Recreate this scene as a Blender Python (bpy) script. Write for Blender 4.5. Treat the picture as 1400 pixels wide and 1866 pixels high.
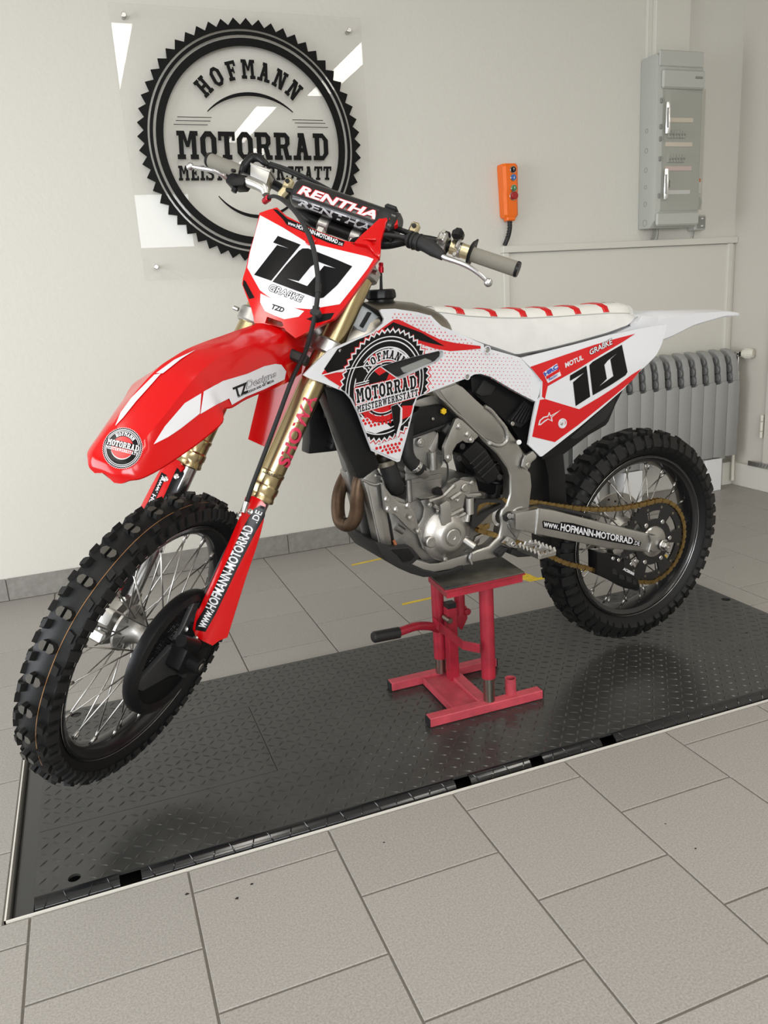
import bpy, bmesh, math, random
import numpy as np
from mathutils import Matrix, Vector
from mathutils.geometry import delaunay_2d_cdt
random.seed(7)
for _o in list(bpy.data.objects): bpy.data.objects.remove(_o)
sc = bpy.context.scene
PI = math.pi
# ------------------------------------------------------------------ camera
F_ = 1438.861
RX = np.array([0.9327537, -0.3551902, -0.06172894])
UP = np.array([0.14628771, 0.21640397, 0.96528194])
FW = np.array([0.3295003, 0.90940048, -0.25381156])
CAM = np.array([0, 0, 1.115])
cam_d = bpy.data.cameras.new('camera'); cam = bpy.data.objects.new('camera', cam_d)
sc.collection.objects.link(cam); sc.camera = cam
cam_d.sensor_fit = 'HORIZONTAL'; cam_d.sensor_width = 36; cam_d.lens = F_/1400*36
cam_d.clip_start = .02; cam_d.clip_end = 60
cam.matrix_world = Matrix([[RX[i], UP[i], -FW[i], CAM[i]] for i in range(3)] + [[0, 0, 0, 1]])
# ------------------------------------------------------------------ world, light, exposure
vs = sc.view_settings
vs.view_transform = 'Standard'; vs.look = 'None'; vs.gamma = 1; vs.use_curve_mapping = False
vs.exposure = 0.0
w = bpy.data.worlds.new('sky'); sc.world = w; w.use_nodes = True
w.node_tree.nodes['Background'].inputs[0].default_value = (.72, .84, 1, 1)
w.node_tree.nodes['Background'].inputs[1].default_value = 1.2
def area(name, loc, rot, sx, sy, power, col):
    d = bpy.data.lights.new(name, 'AREA'); d.shape = 'RECTANGLE'; d.size = sx; d.size_y = sy
    d.energy = power; d.color = col
    o = bpy.data.objects.new(name, d); sc.collection.objects.link(o)
    o.location = loc; o.rotation_euler = rot; return o
# daylight: open gate in the left wall, window band behind the camera on the left, small high window behind it on the right
area('daylight_gate', (-3.36, 1.55, 1.18), (PI/2-.10, 0, -PI/2), 2.8, 2.1, 85, (.97, .985, 1)).data.spread = math.radians(150)
area('daylight_band', (-1.25, -3.36, 1.60), (PI/2-.12, 0, 0), 3.0, 1.4, 115, (.97, .985, 1)).data.spread = math.radians(150)
area('daylight_window', (1.05, -3.36, 2.25), (PI/2, 0, 0), .9, .6, 12, (.95, .98, 1))
# fluorescent tubes under the ceiling
for tx, ty in ((-1.2, .7), (-1.2, -1.2), (.5, -1.2), (1.85, -1.2), (.5, .7), (2.2, .7), (2.2, -3.0)):
    area('tube_light', (tx, ty, 2.86), (0, 0, 0), .18, 1.5, 15, (1, .955, .88))
# ------------------------------------------------------------------ geometry of the view (metres)
def ray(px, py): return (px-700)/F_*RX - (py-933)/F_*UP + FW
def rotz(a): c, s = math.cos(a), math.sin(a); return np.array([[c, -s, 0], [s, c, 0], [0, 0, 1.]])
def rotx(a): c, s = math.cos(a), math.sin(a); return np.array([[1., 0, 0], [0, c, -s], [0, s, c]])
def roty(a): c, s = math.cos(a), math.sin(a); return np.array([[c, 0, s], [0, 1., 0], [-s, 0, c]])
def rota(a, th):
    K = np.array([[0, -a[2], a[1]], [a[2], 0, -a[0]], [-a[1], a[0], 0]])
    return np.eye(3)+math.sin(th)*K+(1-math.cos(th))*K@K
# bike frame: origin rear axle, x to the rear, y to the bike's right (away from the camera), z up
BC = np.array([1.524, 1.956, .3727]); BYAW, BROLL = .12, .02
BM = rotz(BYAW)@rotx(BROLL)
RAKE, STEER = .548, .782
A0 = np.array([-1.4645, -.013, .0429])
SM = rota(np.array([math.sin(RAKE), 0, math.cos(RAKE)]), STEER)@roty(RAKE)
SMW = BM@SM; SC = BC+BM@A0
def ST(q): return A0+SM@np.asarray(q, float)          # steering frame -> bike frame
def solve(px, py, c, M, k, val):
    o = M.T@(CAM-c); d = M.T@ray(px, py)
    if not callable(val): return o+d*((val-o[k])/d[k])
    q = o+d*(((-.08 if k == 0 else -.12)-o[k])/d[k])
    for _ in range(60):
        q2 = o+d*((val(q)-o[k])/d[k]); e = np.abs(q2-q).max(); q = q+(q2-q)*.7
        if e < 1e-7: break
    return q
def bk(px, py, v): return solve(px, py, BC, BM, 1, v)                 # bike frame, surface y = v
def sp(px, py, x): return solve(px, py, SC, SMW, 0, x)                # steering frame, surface x = const
def fl(px, py, z=0): d = ray(px, py); return CAM+d*((z-CAM[2])/d[2])
def wy(px, py, y): d = ray(px, py); return CAM+d*(y/d[1])
def cv(ox, oy, s, pts): return [(ox+x/s, oy+y/s) for x, y in pts]
# ------------------------------------------------------------------ materials
MATS = {}
def mat(name, col, rough=.5, metal=0., bump=0., bscale=200., var=0., vscale=6., coat=0., spec=.5, emit=None, col2=None, aniso=None):
    if name in MATS: return MATS[name]
    m = bpy.data.materials.new(name); m.use_nodes = True; nt = m.node_tree; b = nt.nodes['Principled BSDF']
    b.inputs['Base Color'].default_value = (*col, 1); b.inputs['Roughness'].default_value = rough
    b.inputs['Metallic'].default_value = metal; b.inputs['Specular IOR Level'].default_value = spec
    if coat: b.inputs['Coat Weight'].default_value = coat; b.inputs['Coat Roughness'].default_value = .05
    if emit: b.inputs['Emission Color'].default_value = (*col, 1); b.inputs['Emission Strength'].default_value = emit
    tc = None
    if bump or var or col2:
        tc = nt.nodes.new('ShaderNodeTexCoord')
    if var or col2:
        n = nt.nodes.new('ShaderNodeTexNoise'); n.inputs['Scale'].default_value = vscale; n.inputs['Detail'].default_value = 6
        n.inputs['Roughness'].default_value = .65
        nt.links.new(tc.outputs['Object'], n.inputs['Vector'])
        r = nt.nodes.new('ShaderNodeValToRGB')
        c2 = col2 if col2 else tuple(c*(1-var) for c in col)
        r.color_ramp.elements[0].color = (*c2, 1); r.color_ramp.elements[1].color = (*col, 1)
        r.color_ramp.elements[0].position = .35; r.color_ramp.elements[1].position = .62
        nt.links.new(n.outputs['Fac'], r.inputs['Fac']); nt.links.new(r.outputs['Color'], b.inputs['Base Color'])
    if bump:
        n = nt.nodes.new('ShaderNodeTexNoise'); n.inputs['Scale'].default_value = bscale; n.inputs['Detail'].default_value = 3
        nt.links.new(tc.outputs['Object'], n.inputs['Vector'])
        bp = nt.nodes.new('ShaderNodeBump'); bp.inputs['Strength'].default_value = bump; bp.inputs['Distance'].default_value = .002
        nt.links.new(n.outputs['Fac'], bp.inputs['Height']); nt.links.new(bp.outputs['Normal'], b.inputs['Normal'])
    MATS[name] = m; return m
def clear_mat(name, tint=(1, 1, 1), rough=.01, ior=1.49, base=0.0):
    m = bpy.data.materials.new(name); m.use_nodes = True; nt = m.node_tree; nt.nodes.clear()
    out = nt.nodes.new('ShaderNodeOutputMaterial'); mx = nt.nodes.new('ShaderNodeMixShader')
    t = nt.nodes.new('ShaderNodeBsdfTransparent'); t.inputs[0].default_value = (*tint, 1)
    g = nt.nodes.new('ShaderNodeBsdfGlossy'); g.inputs['Roughness'].default_value = rough
    lw = nt.nodes.new('ShaderNodeLayerWeight'); lw.inputs[0].default_value = .5
    pw = nt.nodes.new('ShaderNodeMath'); pw.operation = 'POWER'; pw.inputs[1].default_value = 5; nt.links.new(lw.outputs['Facing'], pw.inputs[0])
    f0 = ((ior-1)/(ior+1))**2; ma = nt.nodes.new('ShaderNodeMath'); ma.operation = 'MULTIPLY_ADD'; ma.inputs[1].default_value = 1-f0; ma.inputs[2].default_value = f0
    nt.links.new(pw.outputs[0], ma.inputs[0])
    nt.links.new(ma.outputs[0], mx.inputs[0]); nt.links.new(t.outputs[0], mx.inputs[1]); nt.links.new(g.outputs[0], mx.inputs[2])
    nt.links.new(mx.outputs[0], out.inputs[0]); MATS[name] = m; return m
mat('wall', (.60, .585, .535), .75, bump=.55, bscale=55, spec=.25)
mat('ceiling', (.55, .53, .48), .9)
mat('wall_right', (.56, .53, .475), .55, bump=.1, bscale=60)
mat('panel', (.60, .585, .53), .45, bump=.08, bscale=40)
mat('tile', (.345, .326, .302), .45, bump=.12, bscale=420, var=.30, vscale=260, spec=.4)
mat('tile_b', (.333, .315, .292), .45, bump=.12, bscale=420, var=.30, vscale=240, spec=.4)
mat('grout', (.15, .137, .12), .9)
mat('base_tile', (.235, .222, .205), .5, var=.22, vscale=28)
mat('deck', (.036, .0362, .0345), .25, var=.25, vscale=7, spec=.5, bump=.04, bscale=90)
mat('deck_rim', (.008, .0085, .0095), .16, spec=.6)
mat('black_gap', (.006, .006, .006), .8)
mat('trim_white', (.62, .60, .55), .4)
mat('yellow', (.72, .50, .02), .6, var=.3, vscale=40)
mat('stand_red', (.36, .017, .035), .38, var=.35, vscale=14)
mat('stand_red_dusty', (.50, .06, .085), .55, var=.3, vscale=20)
mat('rubber_top', (.085, .078, .062), .6, col2=(.012, .012, .012), vscale=9)
mat('rubber', (.011, .0112, .0115), .62, spec=.35, bump=.15, bscale=160)
mat('tyre_side', (.006, .0063, .0068), .5, spec=.25, bump=.1, bscale=120)
mat('knob', (.009, .009, .0088), .6, spec=.28, var=.4, vscale=60)
mat('knob_worn', (.07, .066, .055), .75, spec=.3, var=.3, vscale=60)
mat('plastic_black', (.007, .007, .0075), .36, spec=.22)
mat('satin_black', (.014, .014, .0145), .5, spec=.35)
mat('rim_black', (.008, .008, .009), .22, spec=.6)
mat('red', (.50, .002, .003), .16, coat=.1, spec=.42)
mat('white', (.60, .61, .64), .28)
mat('seat_white', (.58, .58, .57), .6, bump=.25, bscale=110, var=.06, vscale=15)
mat('seat_top', (.64, .63, .595), .55, bump=.5, bscale=700)
mat('red_print', (.50, .003, .006), .25)
mat('white_print', (.60, .60, .63), .25)
mat('black_print', (.005, .005, .0055), .22, spec=.18)
mat('sign_black', (.004, .004, .004), .5, spec=.12)
mat('grey_print', (.42, .42, .44), .3)
mat('dot_pink', (.62, .13, .16), .3)
mat('blue_print', (.03, .06, .35), .3)
mat('alu', (.50, .495, .48), .36, metal=1, bump=.06, bscale=150, var=.12, vscale=10)
mat('alu_frame', (.42, .41, .39), .42, metal=1, bump=.05, bscale=220, var=.14, vscale=7)
mat('engine_cast', (.34, .333, .318), .48, metal=1, bump=.2, bscale=260, var=.25, vscale=14)
mat('engine_cover', (.45, .437, .415), .42, metal=1, bump=.12, bscale=420, var=.1, vscale=9)
mat('chrome', (.66, .66, .66), .2, metal=1)
mat('spoke', (.40, .39, .37), .32, metal=1)
mat('steel', (.50, .49, .47), .28, metal=1)
mat('titanium', (.30, .275, .235), .34, metal=1, var=.12, vscale=12)
mat('gold', (.52, .42, .235), .26, metal=1)
mat('gold_chain', (.36, .25, .10), .34, metal=1, var=.35, vscale=80)
mat('pale_gold', (.62, .54, .34), .32, metal=.9)
mat('exhaust', (.14, .088, .055), .42, metal=.75, var=.45, vscale=11)
mat('grip', (.19, .18, .15), .8, bump=.5, bscale=1100)
mat('magenta', (.55, .03, .08), .35)
mat('orange', (.80, .145, .006), .35)
mat('box_grey', (.42, .43, .40), .45)
mat('box_grey_dark', (.22, .225, .21), .5)
mat('radiator', (.335, .34, .335), .42, metal=.35)
mat('radiator_in', (.12, .12, .118), .6)
mat('valve_white', (.62, .60, .52), .5)
mat('white_block', (.66, .66, .66), .6)
mat('paper', (.70, .62, .53), .7)
mat('paper_pink', (.66, .52, .49), .7)
mat('copper', (.35, .12, .05), .4)
mat('button_green', (.03, .16, .05), .35)
mat('button_blue', (.03, .11, .36), .35)
mat('button_red', (.30, .008, .012), .35)
mat('tyre_line', (.26, .13, .045), .8)
mat('yellow_cap', (.65, .42, .01), .4)
mat('anodised_red', (.45, .006, .02), .25, metal=.6)
clear_mat('acrylic', (1, 1, 1), ior=1.38)
clear_mat('clear_door', (.95, .95, .94), rough=.08)
# ------------------------------------------------------------------ mesh helpers
class G:
    """collects shapes of one part"""
    def __init__(s): s.V = []; s.F = []
    def add(s, V, F):
        b = len(s.V); s.V += [tuple(map(float, v)) for v in V]; s.F += [tuple(i+b for i in f) for f in F]; return s
    def box(s, c, size, M=None, bevel=0, seg=1):
        c = np.asarray(c, float); h = np.asarray(size, float)/2
        V = [np.array([x, y, z])*h for x in (-1, 1) for y in (-1, 1) for z in (-1, 1)]
        F = [(0, 1, 3, 2), (4, 6, 7, 5), (0, 4, 5, 1), (2, 3, 7, 6), (0, 2, 6, 4), (1, 5, 7, 3)]
        if M is not None: V = [M@v for v in V]
        V = [v+c for v in V]
        if bevel: V, F = bevelled(V, F, bevel, seg)
        return s.add(V, F)
    def tube(s, pts, r, n=12, smooth=0, cap=True, sy=None):
        pts = [np.asarray(p, float) for p in pts]
        rs = list(r) if hasattr(r, '__len__') else [r]*len(pts)
        if smooth: pts, rs = catmull(pts, rs, smooth)
        N = len(pts); T = []
        for i in range(N):
            t = pts[min(i+1, N-1)]-pts[max(i-1, 0)]; T.append(t/(np.linalg.norm(t)+1e-12))
        a = np.array([0, 0, 1.]) if abs(T[0][2]) < .9 else np.array([1., 0, 0])
        u = np.cross(T[0], a); u /= np.linalg.norm(u); V = []; F = []
        for i in range(N):
            u = u-T[i]*(u@T[i]); u /= np.linalg.norm(u)+1e-12; v = np.cross(T[i], u)
            for k in range(n):
                an = 2*PI*k/n; V.append(pts[i]+rs[i]*(math.cos(an)*u+math.sin(an)*v*(sy or 1)))
        for i in range(N-1):
            for k in range(n):
                k2 = (k+1) % n; F.append((i*n+k, i*n+k2, (i+1)*n+k2, (i+1)*n+k))
        if cap: F.append(tuple(range(n-1, -1, -1))); F.append(tuple((N-1)*n+k for k in range(n)))
        return s.add(V, F)
    def lathe(s, prof, c=(0, 0, 0), axis=(0, 1, 0), n=32, cap=False):
        ax = np.asarray(axis, float); ax /= np.linalg.norm(ax); c = np.asarray(c, float)
        a = np.array([0, 0, 1.]) if abs(ax[2]) < .9 else np.array([1., 0, 0])
        u = np.cross(ax, a); u /= np.linalg.norm(u); v = np.cross(ax, u); V = []; F = []
        for r, h in prof:
            for k in range(n):
                t = 2*PI*k/n; V.append(c+ax*h+r*(math.cos(t)*u+math.sin(t)*v))
        m = len(prof)
        for i in range(m-1):
            for k in range(n):
                k2 = (k+1) % n; F.append((i*n+k, i*n+k2, (i+1)*n+k2, (i+1)*n+k))
        if cap: F.append(tuple(range(n-1, -1, -1))); F.append(tuple((m-1)*n+k for k in range(n)))
        return s.add(V, F)
    def cyl(s, c, axis, r, h, n=20, bev=0):
        b = bev
        pr = [(r-b, 0), (r, b), (r, h-b), (r-b, h)] if b else [(r, 0), (r, h)]
        return s.lathe(pr, c, axis, n, cap=True)
    def ball(s, c, r, sz=1.0): return s.lathe([(r*math.sin(PI*k/12), -r*sz*math.cos(PI*k/12)) for k in range(13)], c, (0, 0, 1), 20)
    def bolt(s, c, axis, r=.006, h=.005):
        s.cyl(c, axis, r, h, 12, r*.2); ax = np.asarray(axis, float)
        return s
    def prism(s, pts, depth, bevel=0, seg=2):
        """pts: 3-D outline of one face; depth: vector"""
        d = np.asarray(depth, float); n = len(pts); V = [np.asarray(p, float) for p in pts]; V = V+[p+d for p in V]
        nrm = np.zeros(3)
        for i in range(n): nrm += np.cross(V[i], V[(i+1) % n])
        F = [tuple(range(n)), tuple(range(2*n-1, n-1, -1))]
        F += [((i+1) % n, i, n+i, n+(i+1) % n) for i in range(n)]
        if nrm@d > 0: F = [tuple(reversed(f)) for f in F]
        if bevel: V, F = bevelled(V, F, bevel, seg)
        return s.add(V, F)
    def loft(s, rings, cap=True, closed=True):
        n = len(rings[0]); V = [p for r in rings for p in r]; F = []
        for i in range(len(rings)-1):
            for k in range(n if closed else n-1):
                k2 = (k+1) % n; F.append((i*n+k, i*n+k2, (i+1)*n+k2, (i+1)*n+k))
        if cap and closed: F.append(tuple(range(n-1, -1, -1))); F.append(tuple((len(rings)-1)*n+k for k in range(n)))
        return s.add(V, F)
    def xf(s, fn): s.V = [tuple(map(float, fn(np.array(v)))) for v in s.V]; return s
    def obj(s, name, m, parent=None, smooth=35, fix=True): return mesh_obj(name, s.V, s.F, m, parent, smooth, fix)
def bevelled(V, F, w, seg=2):
    bm = bmesh.new(); vs_ = [bm.verts.new(tuple(map(float, v))) for v in V]
    for f in F:
        try: bm.faces.new([vs_[i] for i in f])
        except ValueError: pass
    bmesh.ops.recalc_face_normals(bm, faces=bm.faces)
    ed = [e for e in bm.edges if len(e.link_faces) == 2 and e.calc_face_angle(0) > .45]
    bmesh.ops.bevel(bm, geom=ed, offset=w, offset_type='OFFSET', segments=seg, profile=.6, affect='EDGES', clamp_overlap=True)
    bm.verts.index_update()
    V2 = [v.co[:] for v in bm.verts]; F2 = [tuple(v.index for v in f.verts) for f in bm.faces]; bm.free(); return V2, F2
def catmull(P, R, m):
    Q = [2*P[0]-P[1]]+P+[2*P[-1]-P[-2]]; R2 = [R[0]]+list(R)+[R[-1]]; out = []; rr = []
    for i in range(1, len(Q)-2):
        for k in range(m):
            t = k/m; a, b, c, d = Q[i-1], Q[i], Q[i+1], Q[i+2]
            out.append(.5*((2*b)+(c-a)*t+(2*a-5*b+4*c-d)*t*t+(3*b-a-3*c+d)*t**3)); rr.append(R2[i]*(1-t)+R2[i+1]*t)
    out.append(P[-1]); rr.append(R[-1]); return out, rr
def mesh_obj(name, V, F, m, parent=None, smooth=35, fix=True):
    me = bpy.data.meshes.new(name); me.from_pydata([tuple(v) for v in V], [], F); me.update()
    if fix:
        bm = bmesh.new(); bm.from_mesh(me); bmesh.ops.recalc_face_normals(bm, faces=bm.faces); bm.to_mesh(me); bm.free()
    if smooth:
        me.polygons.foreach_set('use_smooth', [True]*len(me.polygons)); me.set_sharp_from_angle(angle=math.radians(smooth))
    mm = m if isinstance(m, (list, tuple)) else [m]
    for x in mm: me.materials.append(MATS[x])
    return link(name, me, parent)
def link(name, me, parent=None, loc=None, rot=None):
    o = bpy.data.objects.new(name, me); sc.collection.objects.link(o)
    if parent is not None: o.parent = parent
    if loc is not None: o.location = loc
    if rot is not None: o.rotation_euler = rot
    return o
def tag(o, label, cat, group=None, kind=None):
    o['label'] = label; o['category'] = cat
    if group: o['group'] = group
    if kind: o['kind'] = kind
    return o
def thing(name, label, cat, loc=(0, 0, 0), rot=(0, 0, 0), group=None):
    o = bpy.data.objects.new(name, None); sc.collection.objects.link(o); o.empty_display_size = .1
    o.location = loc; o.rotation_euler = rot; return tag(o, label, cat, group)
def struct(o, label, cat): return tag(o, label, cat, None, 'structure')
# --- flat print: 2-D outlines laid on a surface
def tess(loops, step=None):
    """triangulate loops (first outer, rest holes) with inner grid points; returns 2-D verts, tris"""
    P = []; E = []
    for lp in loops:
        q = []
        n = len(lp)
        for i in range(n):
            a = np.array(lp[i], float); b = np.array(lp[(i+1) % n], float)
            k = max(1, int(np.linalg.norm(b-a)/step)) if step else 1
            for j in range(k): q.append(tuple(a+(b-a)*j/k))
        b0 = len(P); P += q; E += [(b0+i, b0+(i+1) % len(q)) for i in range(len(q))]
    if step:
        A = np.array(loops[0]); lo = A.min(0); hi = A.max(0); x = lo[0]+step*.5; r = 0
        while x < hi[0]:
            y = lo[1]+step*(.5 if r % 2 else .25)
            while y < hi[1]: P.append((x+1e-4*random.random(), y)); y += step
            x += step; r += 1
    vv, _, ff, *_ = delaunay_2d_cdt([Vector(p) for p in P], E, [], 0, 1e-7)
    Q = np.array([(v.x, v.y) for v in vv]); T = np.array([tuple(f) for f in ff], int); Ct = Q[T].mean(1)
    ins = np.zeros(len(T), bool)
    for lp in loops:
        A = np.array(lp, float); B = np.roll(A, -1, 0)
        for (ax_, ay), (bx, by) in zip(A, B):
            if ay == by: continue
            c = ((ay > Ct[:, 1]) != (by > Ct[:, 1])) & (Ct[:, 0] < (bx-ax_)*(Ct[:, 1]-ay)/(by-ay)+ax_)
            ins ^= c
    T = T[ins]; used = sorted(set(T.reshape(-1).tolist())); mp = {u: i for i, u in enumerate(used)}
    return [tuple(Q[u]) for u in used], [tuple(mp[i] for i in t) for t in T.tolist()]
def inside(loops, Ct):
    ins = np.zeros(len(Ct), bool); Ct = np.asarray(Ct, float)
    for lp in loops:
        A = np.array(lp, float); B = np.roll(A, -1, 0)
        for (ax_, ay), (bx, by) in zip(A, B):
            if ay == by: continue
            ins ^= ((ay > Ct[:, 1]) != (by > Ct[:, 1])) & (Ct[:, 0] < (bx-ax_)*(Ct[:, 1]-ay)/(by-ay)+ax_)
    return ins
def tess_clip(loops, clip, step=None):
    """triangles inside loops and inside clip"""
    A = np.array(loops[0]); 
    if inside(clip, A).all() and not any(inside([loops[0]], np.array(c)).any() for c in clip): return tess(loops, step)
    P = []; E = []
    for lp in list(loops)+list(clip):
        b0 = len(P); P += [tuple(p) for p in lp]; E += [(b0+i, b0+(i+1) % len(lp)) for i in range(len(lp))]
    if step:
        lo = A.min(0); hi = A.max(0); x = lo[0]+step*.5; r = 0
        while x < hi[0]:
            y = lo[1]+step*(.5 if r % 2 else .25)
            while y < hi[1]: P.append((x, y)); y += step
            x += step; r += 1
    vv, _, ff, *_ = delaunay_2d_cdt([Vector(p) for p in P], E, [], 0, 1e-6)
    Q = np.array([(v.x, v.y) for v in vv]); T = np.array([tuple(f) for f in ff], int); Ct = Q[T].mean(1)
    ok = inside(loops, Ct) & inside(clip, Ct)
    T = T[ok]; used = sorted(set(T.reshape(-1).tolist())); mp = {u: i for i, u in enumerate(used)}
    return [tuple(Q[u]) for u in used], [tuple(mp[i] for i in t) for t in T.tolist()]
def tess_union(polys, clip=None):
    """triangles inside any of the polygons (and inside clip)"""
    P = []; E = []
    for lp in list(polys)+(list(clip) if clip else []):
        b0 = len(P); P += [tuple(p) for p in lp]; E += [(b0+i, b0+(i+1) % len(lp)) for i in range(len(lp))]
    vv, _, ff, *_ = delaunay_2d_cdt([Vector(p) for p in P], E, [], 0, 1e-6)
    Q = np.array([(v.x, v.y) for v in vv]); T = np.array([tuple(f) for f in ff], int); Ct = Q[T].mean(1); ok = np.zeros(len(T), bool)
    for lp in polys: ok |= inside([lp], Ct)
    if clip: ok &= inside(clip, Ct)
    T = T[ok]; used = sorted(set(T.reshape(-1).tolist())); mp = {u: i for i, u in enumerate(used)}
    return [tuple(Q[u]) for u in used], [tuple(mp[i] for i in t) for t in T.tolist()]
def grow(poly, m):
    c = np.mean(np.array(poly), 0); out = []
    n = len(poly)
    A = np.array(poly); area = sum(A[i][0]*A[(i+1) % n][1]-A[(i+1) % n][0]*A[i][1] for i in range(n)); sg = 1 if area > 0 else -1
    for i in range(n):
        e1 = A[i]-A[i-1]; e2 = A[(i+1) % n]-A[i]; e1 = e1/(np.linalg.norm(e1)+1e-9); e2 = e2/(np.linalg.norm(e2)+1e-9)
        nn = np.array([e1[1]+e2[1], -(e1[0]+e2[0])])*sg; l = np.linalg.norm(nn); nn = nn/(l+1e-9)
        out.append(tuple(A[i]+nn*m*min(1.6, 2/(l+1e-9))))
    return out
def poly_on(name, loops, fn, m, parent, step=None):
    """print: outline(s) mapped by fn((x, y)) -> 3-D"""
    V, Fc = tess(loops, step); return mesh_obj(name, [fn(v) for v in V], Fc, m, parent, 0 if not step else 40, False)
def polys_on(name, polys, fn, m, parent, step=None):
    g = G()
    for lp in polys:
        lp2 = lp if isinstance(lp[0][0], (list, tuple, np.ndarray)) else [lp]
        V, Fc = tess(lp2, step); g.add([fn(v) for v in V], Fc)
    return g.obj(name, m, parent, 0 if not step else 40, False)
def panel(name, loops, fn, inward, m, parent, step=8, edge=0):
    """solid panel: outline mapped onto a surface, thickened along vector(s) inward"""
    V2, Fc = tess(loops, step); V = [np.array(fn(v)) for v in V2]; n = len(V); d = np.asarray(inward, float)
    cnt = {}
    for f in Fc:
        for i in range(len(f)):
            e = (f[i], f[(i+1) % len(f)]); k = tuple(sorted(e)); cnt.setdefault(k, []).append(e)
    bd = [e[0] for e in cnt.values() if len(e) == 1]
    W = V+[p+d for p in V]; FF = list(Fc)+[tuple(reversed([i+n for i in f])) for f in Fc]+[(b, a, a+n, b+n) for a, b in bd]
    return mesh_obj(name, W, FF, m, parent, 40, True)
def quad(q):
    """map unit square to four corners bl, br, tr, tl"""
    bl, br, tr, tl = [np.array(p, float) for p in q]
    return lambda p: tuple((bl*(1-p[0])+br*p[0])*(1-p[1])+(tl*(1-p[0])+tr*p[0])*p[1])
_TXT = {}
def text2d(s, bold=.0, shear=0., space=1.0):
    k = (s, bold, shear, space)
    if k in _TXT: return _TXT[k]
    c = bpy.data.curves.new('t', 'FONT'); c.body = s; c.offset = bold; c.shear = shear; c.resolution_u = 3; c.space_character = space
    o = bpy.data.objects.new('t', c); sc.collection.objects.link(o)
    dg = bpy.context.evaluated_depsgraph_get(); dg.update(); ev = o.evaluated_get(dg); me = ev.to_mesh()
    V = np.array([v.co[:2] for v in me.vertices]); Fc = [tuple(p.vertices) for p in me.polygons]; ev.to_mesh_clear()
    bpy.data.objects.remove(o); bpy.data.curves.remove(c)
    if bold == 0: lo = V.min(0); hi = V.max(0)
    else: lo, hi = text2d(s, 0, shear, space)[3:]
    asp = (hi[0]-lo[0])/(hi[1]-lo[1])
    _TXT[k] = ((V-lo)/(hi-lo), Fc, asp, lo, hi); return _TXT[k]
def text_on(name, s, q, fn, m, parent, bold=.012, shear=0., space=1.0, grow=0):
    V, Fc, asp = text2d(s, bold, shear, space)[:3]; qm = quad(q)
    if grow: V = (V-.5)*(1+np.array([grow/asp, grow]))+.5
    return mesh_obj(name, [fn(qm(v)) for v in V], Fc, m, parent, 0, False)
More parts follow.
